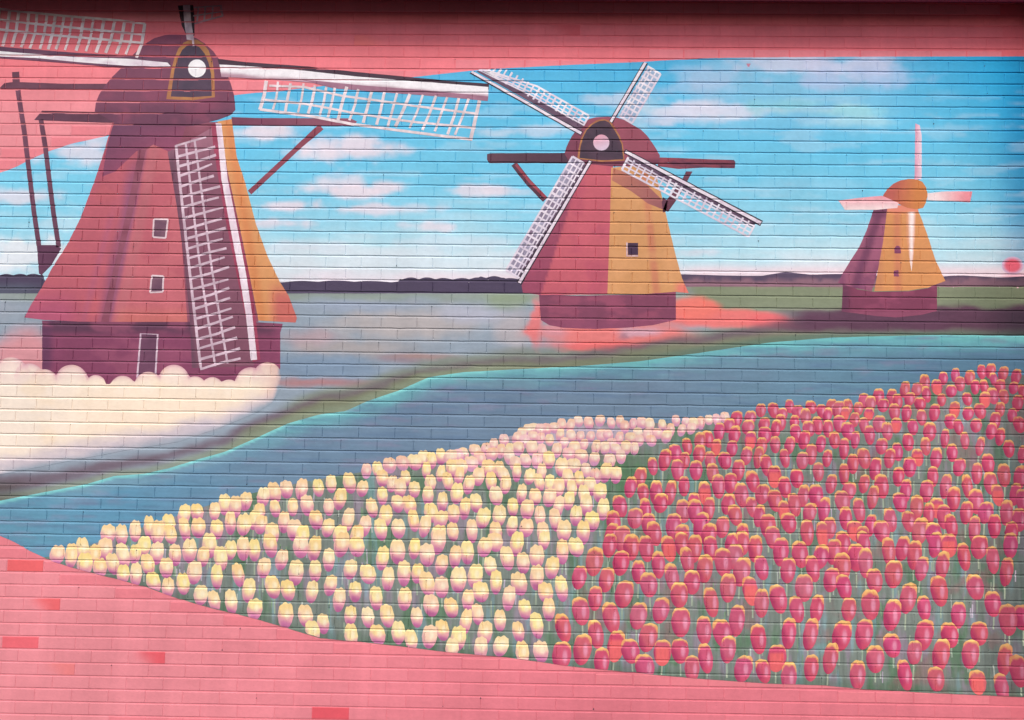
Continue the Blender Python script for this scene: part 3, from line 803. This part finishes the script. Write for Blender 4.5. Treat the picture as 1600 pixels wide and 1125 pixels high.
# upper sail
ur = [([(303, 12), (346, 9)], 2.4), ([(302, 25), (348, 18)], 2.4), ([(304, 37), (348, 25)], 2.6)]
ug = [([(310, 10), (308, 37)], 2.6), ([(321, 10), (319, 34)], 2.6), ([(333, 9), (331, 31)], 2.6), ([(345, 8), (348, 26)], 3)]
sail(w1, [([(278, 9), (302, 8), (304, 30), (304, 55), (300, 60), (292, 56), (284, 40)], (70, 52, 62)), ([(286, 8), (297, 8), (299, 35), (303, 60), (304, 72), (301, 72), (300, 63), (292, 62), (288, 35)], mottle((232, 208, 216), (186, 158, 172), 6, 12))],
     ur, ug, 10, wh=(206, 170, 184))
# lower sail
le = lambda y: float(np.interp(y, [225, 280, 420, 577], [275, 280.5, 296, 314]))
l2 = lambda y: float(np.interp(y, [221, 280, 420, 575], [290, 296.5, 313, 337]))
l3 = lambda y: float(np.interp(y, [218, 280, 420, 570], [304, 312.5, 331, 356]))
vr = [([(f(y), y) for y in range(y0, y1+1, 29)], w) for f, y0, y1, w in ((le, 227, 577, 4.2), (l2, 224, 572, 3.4), (l3, 220, 568, 3.4))]
vg = [([(275, 228), (292, 223), (322, 214)], 3.2), ([(313, 577), (345, 567), (376, 560)], 3.6)]
y = 243.0
while y < 570:
    x0 = le(y); L = jr.uniform(50, 60)+(y-240)*.02
    vg.append(([jit((x0, y+2), .5), jit((x0+L*.5, y-6)), (x0+L, y-15+jr.uniform(-2, 2))], [jr.uniform(3.4, 4.4), 3.8, jr.uniform(2.6, 4.6)])); y += jr.uniform(14.2, 17.2)
sail(w1, [([(330, 194), (337, 192), (346, 200), (357, 280), (372, 350), (390, 430), (399, 490), (407, 562), (395, 566), (385, 500), (370, 430), (352, 340), (340, 270), (333, 225)], (166, 70, 98)),
          ([(337, 192), (346, 193), (351, 235), (356, 280), (368, 340), (385, 430), (394, 490), (402, 562), (392, 563), (384, 490), (374, 430), (357, 340), (346, 280), (341, 225)], mottle((242, 226, 234), (224, 196, 212), 10, 40))],
     vr, vg, 10, wh=(228, 200, 214))

# --- 2: the middle mill
w2 = empty('windmill', 940, 510, 'middle windmill with its four sails in a cross', 'windmill', 'painted windmills')
piece('tower', [
    ([(908, 250), (958, 255), (956, 300), (953, 380), (950, 460), (845, 461), (817, 457), (815, 446), (850, 375), (885, 305)],
     lambda X, Y: (lambda P: (P.mix((152, 70, 98), .9*smooth((4-(X-(908-(Y-262)*.33)))/3)), P.mix((186, 84, 106), .6*smooth((fbm(X/30, Y/30)-.45)*5)), P.get())[-1])(Painter(X, Y, (200, 96, 110)))),
    ([(955, 262), (1020, 256), (1033, 302), (1044, 350), (1056, 400), (1066, 436), (1076, 458), (1055, 456), (1012, 459), (949, 460), (953, 350)],
     lambda X, Y: (lambda P: (P.mix((206, 124, 98), .75*smooth((8-np.abs(X-(1010+(Y-300)*.1)))/5)), P.mix((222, 162, 112), .5*smooth((fbm(X/30, Y/20)-.45)*5)), P.mix((232, 120, 112), .9*smooth((X-1050)/14)*smooth((Y-436)/14)), P.get())[-1])(Painter(X, Y, (214, 154, 102)))),
    ([(958, 263), (985, 272), (1010, 288), (1034, 312), (1038, 328), (1012, 318), (985, 298), (956, 282)], grad((960, 270), (190, 120, 100), (1035, 322), (156, 92, 98)))], 5, w2)
piece('base', [([(842, 459), (900, 462), (1000, 460), (1056, 455), (1056, 500), (1020, 508), (980, 512), (930, 514), (880, 512), (858, 508), (845, 500)],
     lambda X, Y: (lambda P: (P.mix((164, 82, 108), .6*smooth((fbm(X/30, Y/12)-.45)*5)), P.mix((98, 50, 76), .5*smooth((1000-X)/10)*smooth((464-Y)/3)), P.mix((150, 78, 108), .6*smooth((Y-496)/8)), P.get())[-1])(Painter(X, Y, (132, 68, 94))))], 5, w2)
piece('cap', [([(882, 240), (885, 230), (889, 221), (894, 212), (901, 203), (911, 192), (921, 186), (932, 183), (950, 182), (964, 184), (976, 188), (988, 195), (1001, 202), (1011, 212), (1019, 223), (1026, 234), (1031, 243), (1030, 256), (1000, 260), (960, 260), (890, 254)],
     lambda X, Y: (lambda P: (P.mix((118, 58, 80), .9*smooth((930-X)/30)), P.mix((108, 52, 74), .8*smooth((Y-246)/6)), P.get())[-1])(Painter(X, Y, (154, 78, 96))))], 7, w2)
piece('cap_front', [([(902, 248), (904, 232), (908, 216), (914, 204), (922, 195), (932, 188), (943, 186), (953, 189), (960, 198), (968, 212), (973, 224), (976, 251), (940, 253)], mottle((186, 126, 78), (160, 100, 72), 10, 10)),
     ([(905.5, 247), (907, 230), (911, 215), (917, 203), (926, 194.5), (936, 189.5), (945, 188.3), (952, 191.5), (959, 201.5), (966.5, 214), (971.5, 226), (974, 249), (940, 250.5)], mottle((84, 58, 76), (66, 50, 66), 12, 12))], 8, w2)
piece('hub', [(ring(939.5, 223, 12.6), grad((935, 211), (226, 160, 178), (942, 236), (216, 196, 216)))], 14, w2, M_WHITE)
piece('tail_beam', [([(761, 241), (766, 239.5), (886, 239), (892, 247), (890, 255), (765, 255), (761, 250)], grad((765, 247), (96, 60, 76), (885, 247), (76, 48, 66)))], 6, w2)
piece('tail_beam', [([(1028, 246), (1060, 247), (1110, 249), (1147, 250), (1149, 254), (1148, 263), (1100, 262), (1060, 264), (1028, 260)], mottle((150, 70, 84), (96, 52, 74), 14, 5))], 6, w2)
piece('brace', [(stroke([(803, 256), (825, 284), (852, 312)], 10), (96, 56, 74)), (stroke([(806, 257), (828, 284), (853, 309)], 4.5), (164, 74, 88))], 4, w2)
piece('brace', [([(1072, 268), (1082, 268), (1062, 305), (1044, 331), (1036, 327), (1042, 312), (1064, 284)], (112, 62, 80))], 6, w2)
piece('brace', [([(1036, 308), (1044, 314), (1040, 331), (1036, 332), (1034, 316)], (100, 56, 76))], 6, w2)
wn = piece('window', [([(981, 379.5), (997, 379.5), (997, 398.5), (981, 398.5)], (82, 58, 84))], 8, w2)
piece('frame', [(stroke([(979.5, 379), (979.5, 400), (997, 400)], 2.4), mottle((226, 196, 200), (200, 160, 170), 6, 6))], 9, wn, M_WHITE)

def mill_sail(parent, A, B, nx, ny, off0, off1, start, end, nrung, spar_w=7, layer=11, dk=True, nrail=4, clip=None, wh=(244, 236, 242), fade=(216, 202, 220), fillc=None):
    """spar from A (tip) to B (hub); lattice on the side given by normal (nx, ny) between off0 and off1"""
    dx, dy = B[0]-A[0], B[1]-A[1]; l = math.hypot(dx, dy); ux, uy = dx/l, dy/l
    def P(t, o):
        x, y = A[0]+dx*t+nx*o, A[1]+dy*t+ny*o
        return (x, max(y, TOP(x)+.6))
    sh = [([P(0, -spar_w*.62), P(1, -spar_w*.5), P(1, spar_w*.55), P(0, spar_w*.7)], (56, 42, 60)),
          ([P(.005, -spar_w*.33), P(.995, -spar_w*.30), P(.995, spar_w*.32), P(.005, spar_w*.40)], mottle((244, 234, 242), (226, 206, 222), 12, 12))]
    if dk: sh.insert(0, ([P(max(start, .0), spar_w*.5), P(end, spar_w*.5), P(end, off0+5), P(start, off0+5)], mottle((112, 84, 106), (84, 64, 88), 20, 8)))
    if fillc: sh.insert(0, ([P(start, off0), P(end, off0), P(end, off1), P(start, off1)], fillc))
    s = piece('sail', sh, layer, parent, M_WHITE, step=.009)
    polys, polys2 = [], []
    for i in range(nrail):
        o = off0+(off1-off0)*(i+ (0.35 if i == 0 else 0))/(nrail-1)
        polys += stroke([jit(P(start, o), .15), jit(P((start+end)/2, o), .15), jit(P(end, o), .15)], 2.3 if i < nrail-1 else 3.0)
    for j in range(nrung+1):
        t = start+(end-start)*j/nrung
        a = jr.uniform(-1.5, 2.5) if dk else 0
        polys2 += stroke([jit(P(t, off0-a), .15), jit(P(t, off1), .15)], jr.uniform(2.6, 3.6))
    piece('lattice', [(polys, mottle(wh, fade, 16, 16)), (polys2, mottle(wh, fade, 16, 16))], layer+1, s, M_WHITE, step=.012)
    return s
def unit(A, B, side):
    dx, dy = B[0]-A[0], B[1]-A[1]; l = math.hypot(dx, dy); return (-dy/l*side, dx/l*side)
# upper left (tip cut by the pink edge)
n_ = unit((736, 111), (909, 209), -1); mill_sail(w2, (736, 111), (909, 209), *n_, 11, 30, .04, .98, 19, 7, nrail=4, wh=(242, 236, 244))
n_ = unit((1008, 97), (954, 191), -1); mill_sail(w2, (1008.5, 97), (954, 191), *n_, 6, 30, .04, .86, 10, 6.5, dk=False, nrail=4, fillc=mottle((170, 186, 210), (150, 176, 206), 8, 8))
n_ = unit((811, 443), (923, 251), -1); mill_sail(w2, (811, 443), (923, 251), *n_, 5, 28, .035, .96, 19, 6.5, dk=True, nrail=4, wh=(240, 228, 238), fillc=mottle((170, 166, 188), (130, 108, 132), 12, 14))
n_ = unit((1190, 349), (976, 236), -1); mill_sail(w2, (1190, 349), (976, 236), *n_, 7, 28, .035, .96, 21, 7, dk=True, nrail=4, wh=(240, 232, 242))

# --- 3: the small mill on the right
w3 = empty('windmill', 1390, 490, 'smallest windmill with an orange round cap at the right', 'windmill', 'painted windmills')
piece('tower', [
    ([(1366, 324), (1374, 318), (1388, 320), (1380, 380), (1372, 420), (1362, 455), (1335, 450), (1309, 442), (1318, 425), (1330, 405), (1342, 387), (1354, 360)],
     lambda X, Y: (lambda P: (P.mix((106, 58, 88), .75*smooth((11-np.abs(X-(1378-(Y-320)*.33)))/9)), P.mix((112, 62, 90), .8*smooth((345-Y)/12)), P.mix((120, 66, 100), .6*smooth((Y-385)/50)*smooth((fbm(X/14, Y/14)-.4)*4)), P.get())[-1])(Painter(X, Y, (160, 92, 118)))),
    ([(1387, 320), (1432, 322), (1441, 345), (1450, 370), (1461, 405), (1477, 439), (1450, 449), (1420, 454), (1366, 455), (1372, 420), (1380, 376)],
     lambda X, Y: (lambda P: (P.mix((206, 120, 98), .6*smooth((9-np.abs(X-1402-(Y-380)*.01))/8)), P.mix((200, 130, 98), .5*smooth((1384-X)/10)), P.mix((236, 140, 122), .8*smooth((336-Y)/8)), P.get())[-1])(Painter(X, Y, (218, 150, 96))))], 5, w3)
piece('base', [([(1317, 442), (1340, 452), (1366, 456), (1420, 455), (1450, 450), (1464, 444), (1464, 486), (1440, 492), (1400, 496), (1370, 494), (1340, 490), (1315, 487)],
     lambda X, Y: (lambda P: (P.mix((102, 56, 82), .8*smooth((1334-X)/14)), P.mix((152, 76, 104), .6*smooth((fbm(X/20, Y/10)-.45)*5)), P.mix((150, 82, 108), .7*smooth((Y-485)/4)), P.get())[-1])(Painter(X, Y, (130, 64, 90))))], 4, w3)
piece('cap', [([(1377, 312), (1381, 303), (1387, 295), (1396, 287), (1407, 282), (1420, 279.5), (1432, 280), (1441, 284), (1447, 293), (1449.5, 304), (1447, 316), (1442, 325), (1432, 327), (1418, 325), (1404, 319), (1392, 314)], grad((1396, 305), (190, 98, 88), (1432, 308), (212, 134, 78)))], 8, w3)
for pts, c in (([(1430, 193), (1437, 196), (1440, 212), (1440, 280), (1429, 281)], grad((1430, 250), (228, 160, 184), (1440, 250), (238, 214, 226))),
               ([(1310, 313), (1345, 309), (1378, 306), (1404, 317), (1402, 325), (1370, 328), (1320, 328)], grad((1345, 308), (238, 160, 172), (1345, 326), (246, 220, 220))),
               ([(1449, 302), (1480, 299), (1519, 299), (1516, 316), (1480, 314), (1449, 313)], grad((1510, 300), (240, 150, 160), (1460, 308), (248, 226, 226))),
               ([(1416, 331), (1431, 331), (1430, 370), (1427, 402), (1424, 424), (1420, 400), (1416, 370)], lambda X, Y: (lambda P: (P.mix((252, 236, 234), .95*smooth((1.1-np.abs(X-1424.5+(Y-331)*.01)/np.interp(Y, [331, 424], [6.5, 2]))/.9)), P.get())[-1])(Painter(X, Y, (224, 156, 116))))):
    piece('sail', [(pts, c)], 9, w3, M_WHITE, step=.010)
for a, b in ((1402.5, 390), (1400.5, 427)):
    piece('window', [([(a-5, b+6), (a-5, b-2), (a-2, b-6), (a+2, b-6), (a+5, b-2), (a+5, b+6)] if b < 400 else [(a-4, b+5), (a-4, b-4), (a+3, b-5), (a+4, b+5)], (146, 78, 110))], 8, w3)
# round red blob on the right horizon
o = film('red_disc', [(tris(ring(1582, 415, 17, 14)), lambda X, Y: (lambda P: (P.mix((206, 190, 218), .9*smooth((np.hypot((X-1582)/17, (Y-415)/14)-.55)/.45)), P.get())[-1])(Painter(X, Y, (228, 100, 120))), 0)], M_LAND, 4, step=.008)
tag(o, 'blurred red round shape on the horizon at the right edge', 'red disc')
# little red drip on the sky
o = film('paint_drip', [(tris([(1166, 99.5), (1173, 99.5), (1170.5, 104.5), (1168.5, 104.5)]), flat((206, 134, 158)), 0)], M_LAND, 3, step=.01)
tag(o, 'tiny pink paint drip on the sky below the pink border', 'paint mark')

# ------------------------------------------------------------------ tulips
def pts_of(s, ox, oy):
    v = [float(t) for t in s.split()]; return [(ox+v[i]/4, oy+v[i+1]/4) for i in range(0, len(v), 2)]
YEL = pts_of('675 1100 760 1105 845 1080 935 1060 985 1090 1055 1035 1065 1100 1150 985 1155 1070 1232 965 1240 1060 1342 955 1355 1070 1405 915 1470 930 1440 1030 1535 895 1525 1040 1590 1010', 0, 560)
YEL += pts_of('358 90 445 95 515 55 530 150 590 90 625 170 655 60 705 145 770 95 770 212 845 85 850 215 900 35 925 150 960 265 980 80 1040 170 1050 295 1095 90 1145 270 1185 65 1215 200 1255 340 1270 100 1310 30 1355 225 1340 380 1380 110 1440 60 1445 385 1490 215 1520 50 1555 310 1592 430 1590 60', 0, 845)
YEL += pts_of('20 60 90 50 160 140 280 60 365 70 50 190 455 140 250 220 370 210 535 45 630 60 105 310 200 330 350 340 465 300 590 200 700 230 790 130 885 90 990 70 1070 110 620 340 520 390 825 260 925 225 1010 225 20 460 185 490 310 490 420 540 355 588 590 490 595 620 700 500 750 380 820 490 930 385 1005 500 1070 290 1095 425 1160 170 1160 310 1245 120 1140 30 1320 95 1265 265 1220 440 1430 60 1370 240 1465 180 1495 30 1570 130 1500 280 1405 340 1325 390 1385 480 1310 530 760 610 890 595 970 640 1085 620 1165 580 1225 700 1265 630 1405 700 1430 600 1525 520 1530 680 1580 380', 400, 840)
YEL += pts_of('30 40 155 120 200 20 315 90 400 60 70 160 0 150 250 190 155 250 45 290 310 320 210 345 0 380 230 450 80 450 155 550 40 590 65 725 180 715', 800, 840)
YEL += pts_of('30 500 60 470 100 445 140 440 175 450 215 445 265 435 310 415 365 420 415 395 480 405 550 390 620 405 675 395 705 430 755 410 810 405 860 415 940 420 1025 390 1085 400 1135 410 1180 405 1230 385 1280 385 1330 370 1060 450 990 450 1120 440 130 490 180 500 235 510 75 520 300 480 370 485 425 490 490 490 560 480 600 480 670 500 740 500 795 515 870 515 965 490 910 470 845 480 785 470 40 565 125 560 190 580 280 575 325 530 390 560 450 540 525 555 580 560 620 545 650 570 710 560 765 565 20 660 85 640 155 640 230 635 355 600 435 615 515 630 610 640 680 615 310 680 385 670 465 700 30 715 110 740 185 710 350 750 525 735 585 715 650 730 420 760 170 775 235 785 490 800 290 810 375 815 60 850 145 865 550 840 235 870 450 850 355 890 5 930 95 945 290 930 465 920 570 945 175 985 400 985 270 1010 500 1020 90 1060 0 1050 325 1080 195 1095 445 1090', 800, 560)
YEL += pts_of('45 870 115 840 190 820 285 820 390 810 470 785 585 780 690 705 760 695 665 815 835 670 790 750 915 655 990 650 1045 630 935 750 850 785 900 810 1095 640 1155 615 1215 615 1065 700 1155 720 1090 780 1265 610 1300 600 1345 660 1225 690 1280 680 1370 575 1435 565 1485 545 1550 510 1400 625 1455 690 1530 580 1475 600 1580 575 1200 770 1270 740 1330 790 1390 740 1470 770 1525 700 1560 790 1550 735 990 820 1165 900 1075 860 1255 845 1500 860 1585 620 790 860 725 935 885 910 960 920 525 880 455 930 320 920 230 930 120 940 20 965 810 985 1375 905 1305 940 575 1010 1095 965 1235 975 1155 1010 1420 1000 1520 985 1580 920 985 1015 680 1050 1055 1050 890 1065 780 1070 375 1010 450 1060 175 1025 30 1040 240 1075 100 1100 1350 1080 1500 1090 525 1105 290 1110 630 1115 1140 1100 1580 1060 1230 1085', 400, 560)
PNK = pts_of('610 50 515 150 745 60 690 10 840 70 980 70 1060 40 680 160 915 170 790 215 590 265 420 250 855 295 1000 250 1140 70 1095 145 1240 70 1205 195 1125 280 1320 155 1370 40 1390 120 1440 35 1520 70 1435 215 1560 190 520 380 700 355 1045 360 1350 315 1490 335 430 460 620 500 790 490 930 455 1245 405 1560 410 1055 530 1405 520 320 565 525 605 1200 580 1315 600 850 625 1540 635 440 700 650 680 740 710 940 720 1050 710 1350 700 1210 755 1445 820 560 778 830 812 310 740 1125 820 1570 835', 800, 840)
PNK += pts_of('80 70 200 85 330 100 410 70 470 20 550 105 600 20 755 70 840 50 915 90 1045 25 1130 30 1225 100 1320 40 1405 120 1515 30 610 140 125 185 280 175 465 160 960 175 1090 155 1490 195 395 245 225 295 665 250 785 210 1295 290 475 290 65 365 180 430 305 425 505 430 640 400 1070 315 875 360 975 420 775 465 1405 395 1500 495 1190 465 1590 480 130 580 265 585 460 595 600 585 975 590 1135 590 1320 580 775 655 55 735 390 735 915 700 1080 715 1265 710 670 740 270 795 1480 745 130 855 560 840 855 840 1050 865 1310 885 1565 815 1460 920 10 810', 1200, 845)
PNK += pts_of('35 325 90 350 135 300 185 335 235 365 270 305 335 330 395 305 370 360 440 320 480 350 500 300 565 315 600 265 540 385 640 285 690 240 630 350 720 295 775 240 810 270 855 195 790 335 865 345 885 255 930 195 980 150 990 225 950 285 960 370 1040 340 1055 180 1095 125 1170 105 1085 260 1145 205 1165 325 1200 160 1260 120 1245 255 1250 345 1295 180 1335 85 1325 330 1350 175 1390 80 1410 130 1355 260 1405 235 1450 175 1470 95 1475 240 1535 185 1550 115 1590 210 1560 280 1450 320 1525 355 1420 390 1570 415 50 440 80 400 165 400 175 470 255 440 310 420 375 440 445 410 500 455 600 420 695 410 745 455 635 480 800 420 905 430 1010 460 1140 395 1190 430 1300 420 1395 455 1450 490 45 540 135 545 225 510 330 535 415 510 545 510 475 565 710 550 875 525 985 550 1105 500 1230 515 1325 550 1505 565 270 600 370 625 105 625 600 625 530 660 215 640 810 585 760 625 935 620 1050 625 1150 590 885 680 1375 660 1195 680 1590 600 670 690 315 710 475 725 1305 720 1475 730 815 740 180 750 40 740 600 785 395 785 1030 740 105 805 1110 800 1390 780 1575 745 710 800 505 830 1245 800 860 830 990 830 1435 855 1545 850 220 860 300 860 45 890 165 915 655 870 465 895 350 945 825 900 1160 880 1300 895 570 950 930 930 1590 890 260 965 100 960 1240 965 1055 935 1005 975 1360 965 1490 965 485 1000 130 1030 765 1010 880 1020 1100 990 385 1060 640 1045 545 1080 1145 1050 1415 1050 1570 1010 245 1090 0 1050 710 1080 950 1080 1290 1070 340 1105 1035 1105 590 1115 1520 1100 30 1120', 1200, 560)
PNK += pts_of('1555 325 1490 370 1400 385 1355 420 1475 430 1575 415 1295 460 1390 480 1580 480 1175 520 1225 505 1490 515 1095 550 1275 560 1375 565 1560 550 1020 590 1170 600 1465 610 955 635 1080 640 1540 620 1240 650 1330 640 1590 670 880 675 1035 700 1150 700 1415 700 1255 720 800 745 1505 770 1365 780 740 805 1075 800 1290 800 820 840 900 840 990 840 1205 845 1565 850 1435 855 930 905 1135 900 1350 910 675 925 835 950 1230 945 1500 930 1070 955 1145 960 770 1000 1395 980 1545 985 635 1030 855 1040 1010 1050 1180 1045 1315 1055 700 1095 890 1095 1590 1060 1440 1105 1060 1105 1230 1105 620 1115', 800, 560)

def dedupe(L, kx=.42, ky=.42):
    out = []
    for p in L:
        h = size_of(p, L is YEL)[1]
        if all(abs(p[0]-q[0]) > h*.24 or abs(p[1]-q[1]) > h*.24 for q in out): out.append(p)
    return out
def size_of(p, yel):
    x, y = p
    if yel:
        h = float(np.interp(y, [650, 700, 740, 800, 860, 1000], [17, 20, 26, 30, 33, 34]))
        if x < 560: h = max(h, 29)
        h *= 1.08; return (h*.62 if h > 27 else h*.78, h)
    h = float(np.interp(y, [580, 660, 720, 800, 880, 1000], [20, 24, 30, 34, 39, 42]))*1.07; return (h*(.70 if h < 28 else .59), h)

def bloom_shape(x, y, w, h, yel, r, lean):
    """columns between the top and the bottom outline of one bloom"""
    n = max(7, int(w/1.9)); xs = np.linspace(-1, 1, n+1)
    tips = r.uniform(.07, .16) if (yel and h > 24) else .05
    ph = r.uniform(0, 6.28)
    top, bot = [], []
    for s in xs:
        e = max(0.0, 1-abs(s)**3.0)**.5
        j = tips*h*(abs(math.sin(s*3.9+ph))**1.4-.5) if abs(s) < .95 else 0
        top.append(y-h/2*(.10+.90*e**.85)-j*.6)
        bot.append(y+h/2*(max(0.0, 1-abs(s)**2.1)**.62)*1.0+.0)
    polys = []
    for i in range(n):
        p = [(x+xs[i]*w/2, top[i]), (x+xs[i+1]*w/2, top[i+1]), (x+xs[i+1]*w/2, bot[i+1]), (x+xs[i]*w/2, bot[i])]
        p = [(a+lean*(b-y), min(b, BOT(a)-.3)) for a, b in p]
        if max(q[1] for q in p)-min(q[1] for q in p) < .5: continue
        P = [px2uv(*q) for q in p]
        if abs(P[0][1]-P[3][1]) < 1e-4: P = P[:3]
        polys.append(P)
    return polys
def bloom_col(x, y, w, h, yel, r):
    far = yel and h < 25 and x > 560
    j = [r.uniform(-1, 1) for _ in range(6)]
    hot = (not yel) and r.random() < .07
    def f(X, Y):
        s = (X-x)/(w/2); t = (Y-y)/(h/2)
        if yel:
            P = Painter(X, Y, (252, 224+j[0]*10, 172+j[1]*18) if not far else (244, 204+j[0]*16, 192+j[1]*14))
            P.mix((252, 208, 128), .45*smooth((-t-.25)/.6)*(.6+.4*j[2]))
            P.mix((230, 156, 170), .9*smooth((t-.02+.2*j[3]+.2*np.abs(s))/.45))
            P.mix((202, 118, 162) if not far else (204, 146, 182), .95*smooth((t-.34+.18*j[3]-.16*s)/.38))
            P.mix((168, 84, 134), .6*smooth((t-.5-.2*s+.2*j[4])/.4)*(0 if far else 1))
            P.mix((218, 158, 166), .7*smooth((-s-.35)/.5)*smooth((t+.6)/.5))
            P.mix((255, 244, 214), .6*smooth((1-np.hypot((s-.25)/.45, (t+.15)/.5))/.7))
        else:
            P = Painter(X, Y, (208+j[0]*8, 92+j[1]*14, 118+j[2]*10))
            P.mix((168, 50, 94), .85*smooth((-s*.8+t*.6-.15+.25*j[0])/.7))
            P.mix((218, 84, 108), .6*smooth((t-.35)/.5)*smooth((s+.6)/.5))
            if hot: P.mix((240, 110, 110), .9*smooth((.9-np.abs(s))/.3)*smooth((t+.5)/.2))
            else: P.mix((236, 160, 186), .72*smooth((1-np.hypot((s-.38-.1*j[3])/.36, (t-.02)/.62))/.7))
            e = -t-(.93*np.sqrt(np.clip(1-np.abs(s)**3.0, 0, 1))**.85+.02)      # 0 on the top outline, negative below
            P.mix((250, 186, 112), .8*smooth((e+.19+.11*j[4]+.06*np.sin(s*7+9*j[3]))/.16)*smooth((-t-.2)/.3))
            P.mix((255, 214, 128), .7*smooth((e+.16)/.12)*smooth((.75-np.abs(s-.15*j[5]))/.3)*smooth((-t-.3)/.3))
            if x > 1540: P.mix((120, 34, 66), .5*smooth((x-1530)/70+0*X))  # rightmost blooms darkened, the edge shade painted into their petals
        return P.get()
    return f

YEL, PNK = dedupe(YEL), dedupe(PNK)
flowers = [(p[1], p[0], True) for p in YEL]+[(p[1], p[0], False) for p in PNK]
flowers.sort()
recs = []
for y, x, yel in flowers:
    w, h = size_of((x, y), yel)
    r = random.Random(int(x*91+y*17)); w *= r.uniform(.84, 1.16); h *= r.uniform(.84, 1.14); lean = r.uniform(-.17, .17)
    lay = 0
    for q in recs:
        if abs(q['x']-x) < (q['w']+w)/2 and abs(q['y']-y) < (q['h']+h)/2 and q['lay'] >= lay: lay = q['lay']+1
    recs.append(dict(x=x, y=y, w=w, h=h, yel=yel, lay=lay, lean=lean, r=r))
def zone(q):
    x, y = q['x'], q['y']; side = []
    if q['yel']:
        if y < 742 and x > 560:
            where = ('left of the middle windmill' if x < 800 else 'below the middle windmill' if x < 950 else 'nearest the far pink tulips')
            return ('small pale tulip on the far crest, ' if x > 780 else 'small peach tulip at the upper edge, ')+where
        band_ = 'far' if y < 800 else 'middle' if y < 890 else 'front'
        where = 'by the pointed left tip' if x < 330 else 'below the largest windmill' if x < 470 else 'between large and middle windmills' if x < 700 else 'below the middle windmill' if x < 860 else 'touching the pink bed'
        return 'yellow tulip in %s rows, %s' % (band_, where)
    if x > 1560: return 'crimson tulip in the shade of the right edge, %s rows' % ('far' if y < 720 else 'middle' if y < 900 else 'front')
    band_ = 'farthest' if y < 680 else 'far' if y < 760 else 'middle' if y < 850 else 'near' if y < 950 else 'front'
    where = 'beside the yellow bed' if x < 1020 else 'right of the middle windmill' if x < 1160 else 'left of the smallest windmill' if x < 1300 else 'below the smallest windmill' if x < 1450 else 'right of the smallest windmill'
    return 'pink tulip in %s rows, %s' % (band_, where)
def ordinal(n):
    return '%d%s' % (n, 'th' if 10 <= n % 100 <= 20 else {1: 'st', 2: 'nd', 3: 'rd'}.get(n % 10, 'th'))
OWN = {}
for yel_, nm_ in ((True, 'cream'), (False, 'pink')):
    L = sorted([q for q in recs if q['yel'] == yel_ and q['y'] > BOT(q['x'])-q['h']*.62], key=lambda q: q['x'])
    for n_i, q in enumerate(L): OWN[id(q)] = '%s %s tulip from the left along the lower border of the mural' % (ordinal(n_i+1), nm_)
    L = sorted([q for q in recs if q['yel'] == yel_ and q['y'] < FIELD(q['x'])+6 and id(q) not in OWN], key=lambda q: q['x'])
    for n_i, q in enumerate(L): OWN[id(q)] = '%s %s tulip from the left along the canal edge' % (ordinal(n_i+1), nm_)
LAB = {}
for q in recs:
    if id(q) not in OWN: LAB.setdefault(zone(q), []).append(q)
for z_, L in LAB.items():
    L.sort(key=lambda q: q['x'])
    for n_i, q in enumerate(L):
        if len(L) > 1: OWN[id(q)] = ordinal(n_i+1)+' from left, '+z_
GA = 'painted yellow tulips'; GB = 'painted pink tulips'
big = {}
for yel in (True, False):
    L = sorted([q for q in recs if q['yel'] == yel], key=lambda q: -q['w']*q['h']); big[yel] = set(id(q) for q in L[:299])
left_rest = {True: [], False: []}
for i, q in enumerate(recs):
    x, y, w, h, yel, r = q['x'], q['y'], q['w'], q['h'], q['yel'], q['r']
    polys = bloom_shape(x, y, w, h, yel, r, q['lean'])
    if not polys: continue
    cf = bloom_col(x, y, w, h, yel, r)
    if id(q) not in big[yel]:
        left_rest[yel].append((polys, cf, q['lay'])); continue
    u, v = px2uv(x, y)
    o = film('yellow_tulip' if yel else 'pink_tulip', [(polys, cf, q['lay'])], M_TULIP, 5, None, step=.0085, own=(u, 0, v+Z0))
    tag(o, OWN.get(id(q), zone(q)), ('yellow' if yel else 'pink')+' tulip', (GA if yel else GB)+(' edging the bed' if 'along the' in OWN.get(id(q), '') else ': '+zone(q).replace('tulip', 'tulips', 1)))
    if not yel and y > 690 or (yel and y > 760 and r.random() < .3):
        yb = min(y+h/2+r.uniform(14, 26), BOT(x)-1)
        if yb-y-h/2 > 5:
            film('stem', [(stroke([(x+q['lean']*h/2, y+h*.42), (x+q['lean']*h*.6+r.uniform(-1, 1), yb)], 2.4), mottle((176, 184, 160), (150, 170, 150), 8, 20), 0)], M_BED, 4, o, step=.03)
for yel in (True, False):
    if left_rest[yel]:
        o = film('tulips', left_rest[yel], M_TULIP, 5, None, step=.0085)
        tag(o, 'smallest far %s tulips crowded along the top of the field' % ('pale pink and cream' if yel else 'pink'), 'tulips', kind='stuff')
# thin pale stalks showing between the blooms
sp = []
rs = random.Random(5)
for i in range(420):
    x = rs.uniform(120, 1596); y = rs.uniform(FIELD(x)+14, max(FIELD(x)+16, BOT(x)-24)); L = rs.uniform(10, 26)
    if y+L > BOT(x)-1: continue
    sp.append((stroke([(x, y), (x+rs.uniform(-1.2, 1.2), y+L)], rs.uniform(1.2, 2.2)), flat(rs.choice([(182, 190, 180), (160, 172, 150), (186, 176, 190), (128, 156, 124)])), (i % 5)*.5))
tag(film('stalks', sp, M_BED, 3.2, None, step=.03), 'pale thin stalks between the tulips', 'stalks', kind='stuff')
print('flowers', len(YEL), len(PNK), 'maxlayer', max(q['lay'] for q in recs), 'bricks', done, len(rest))
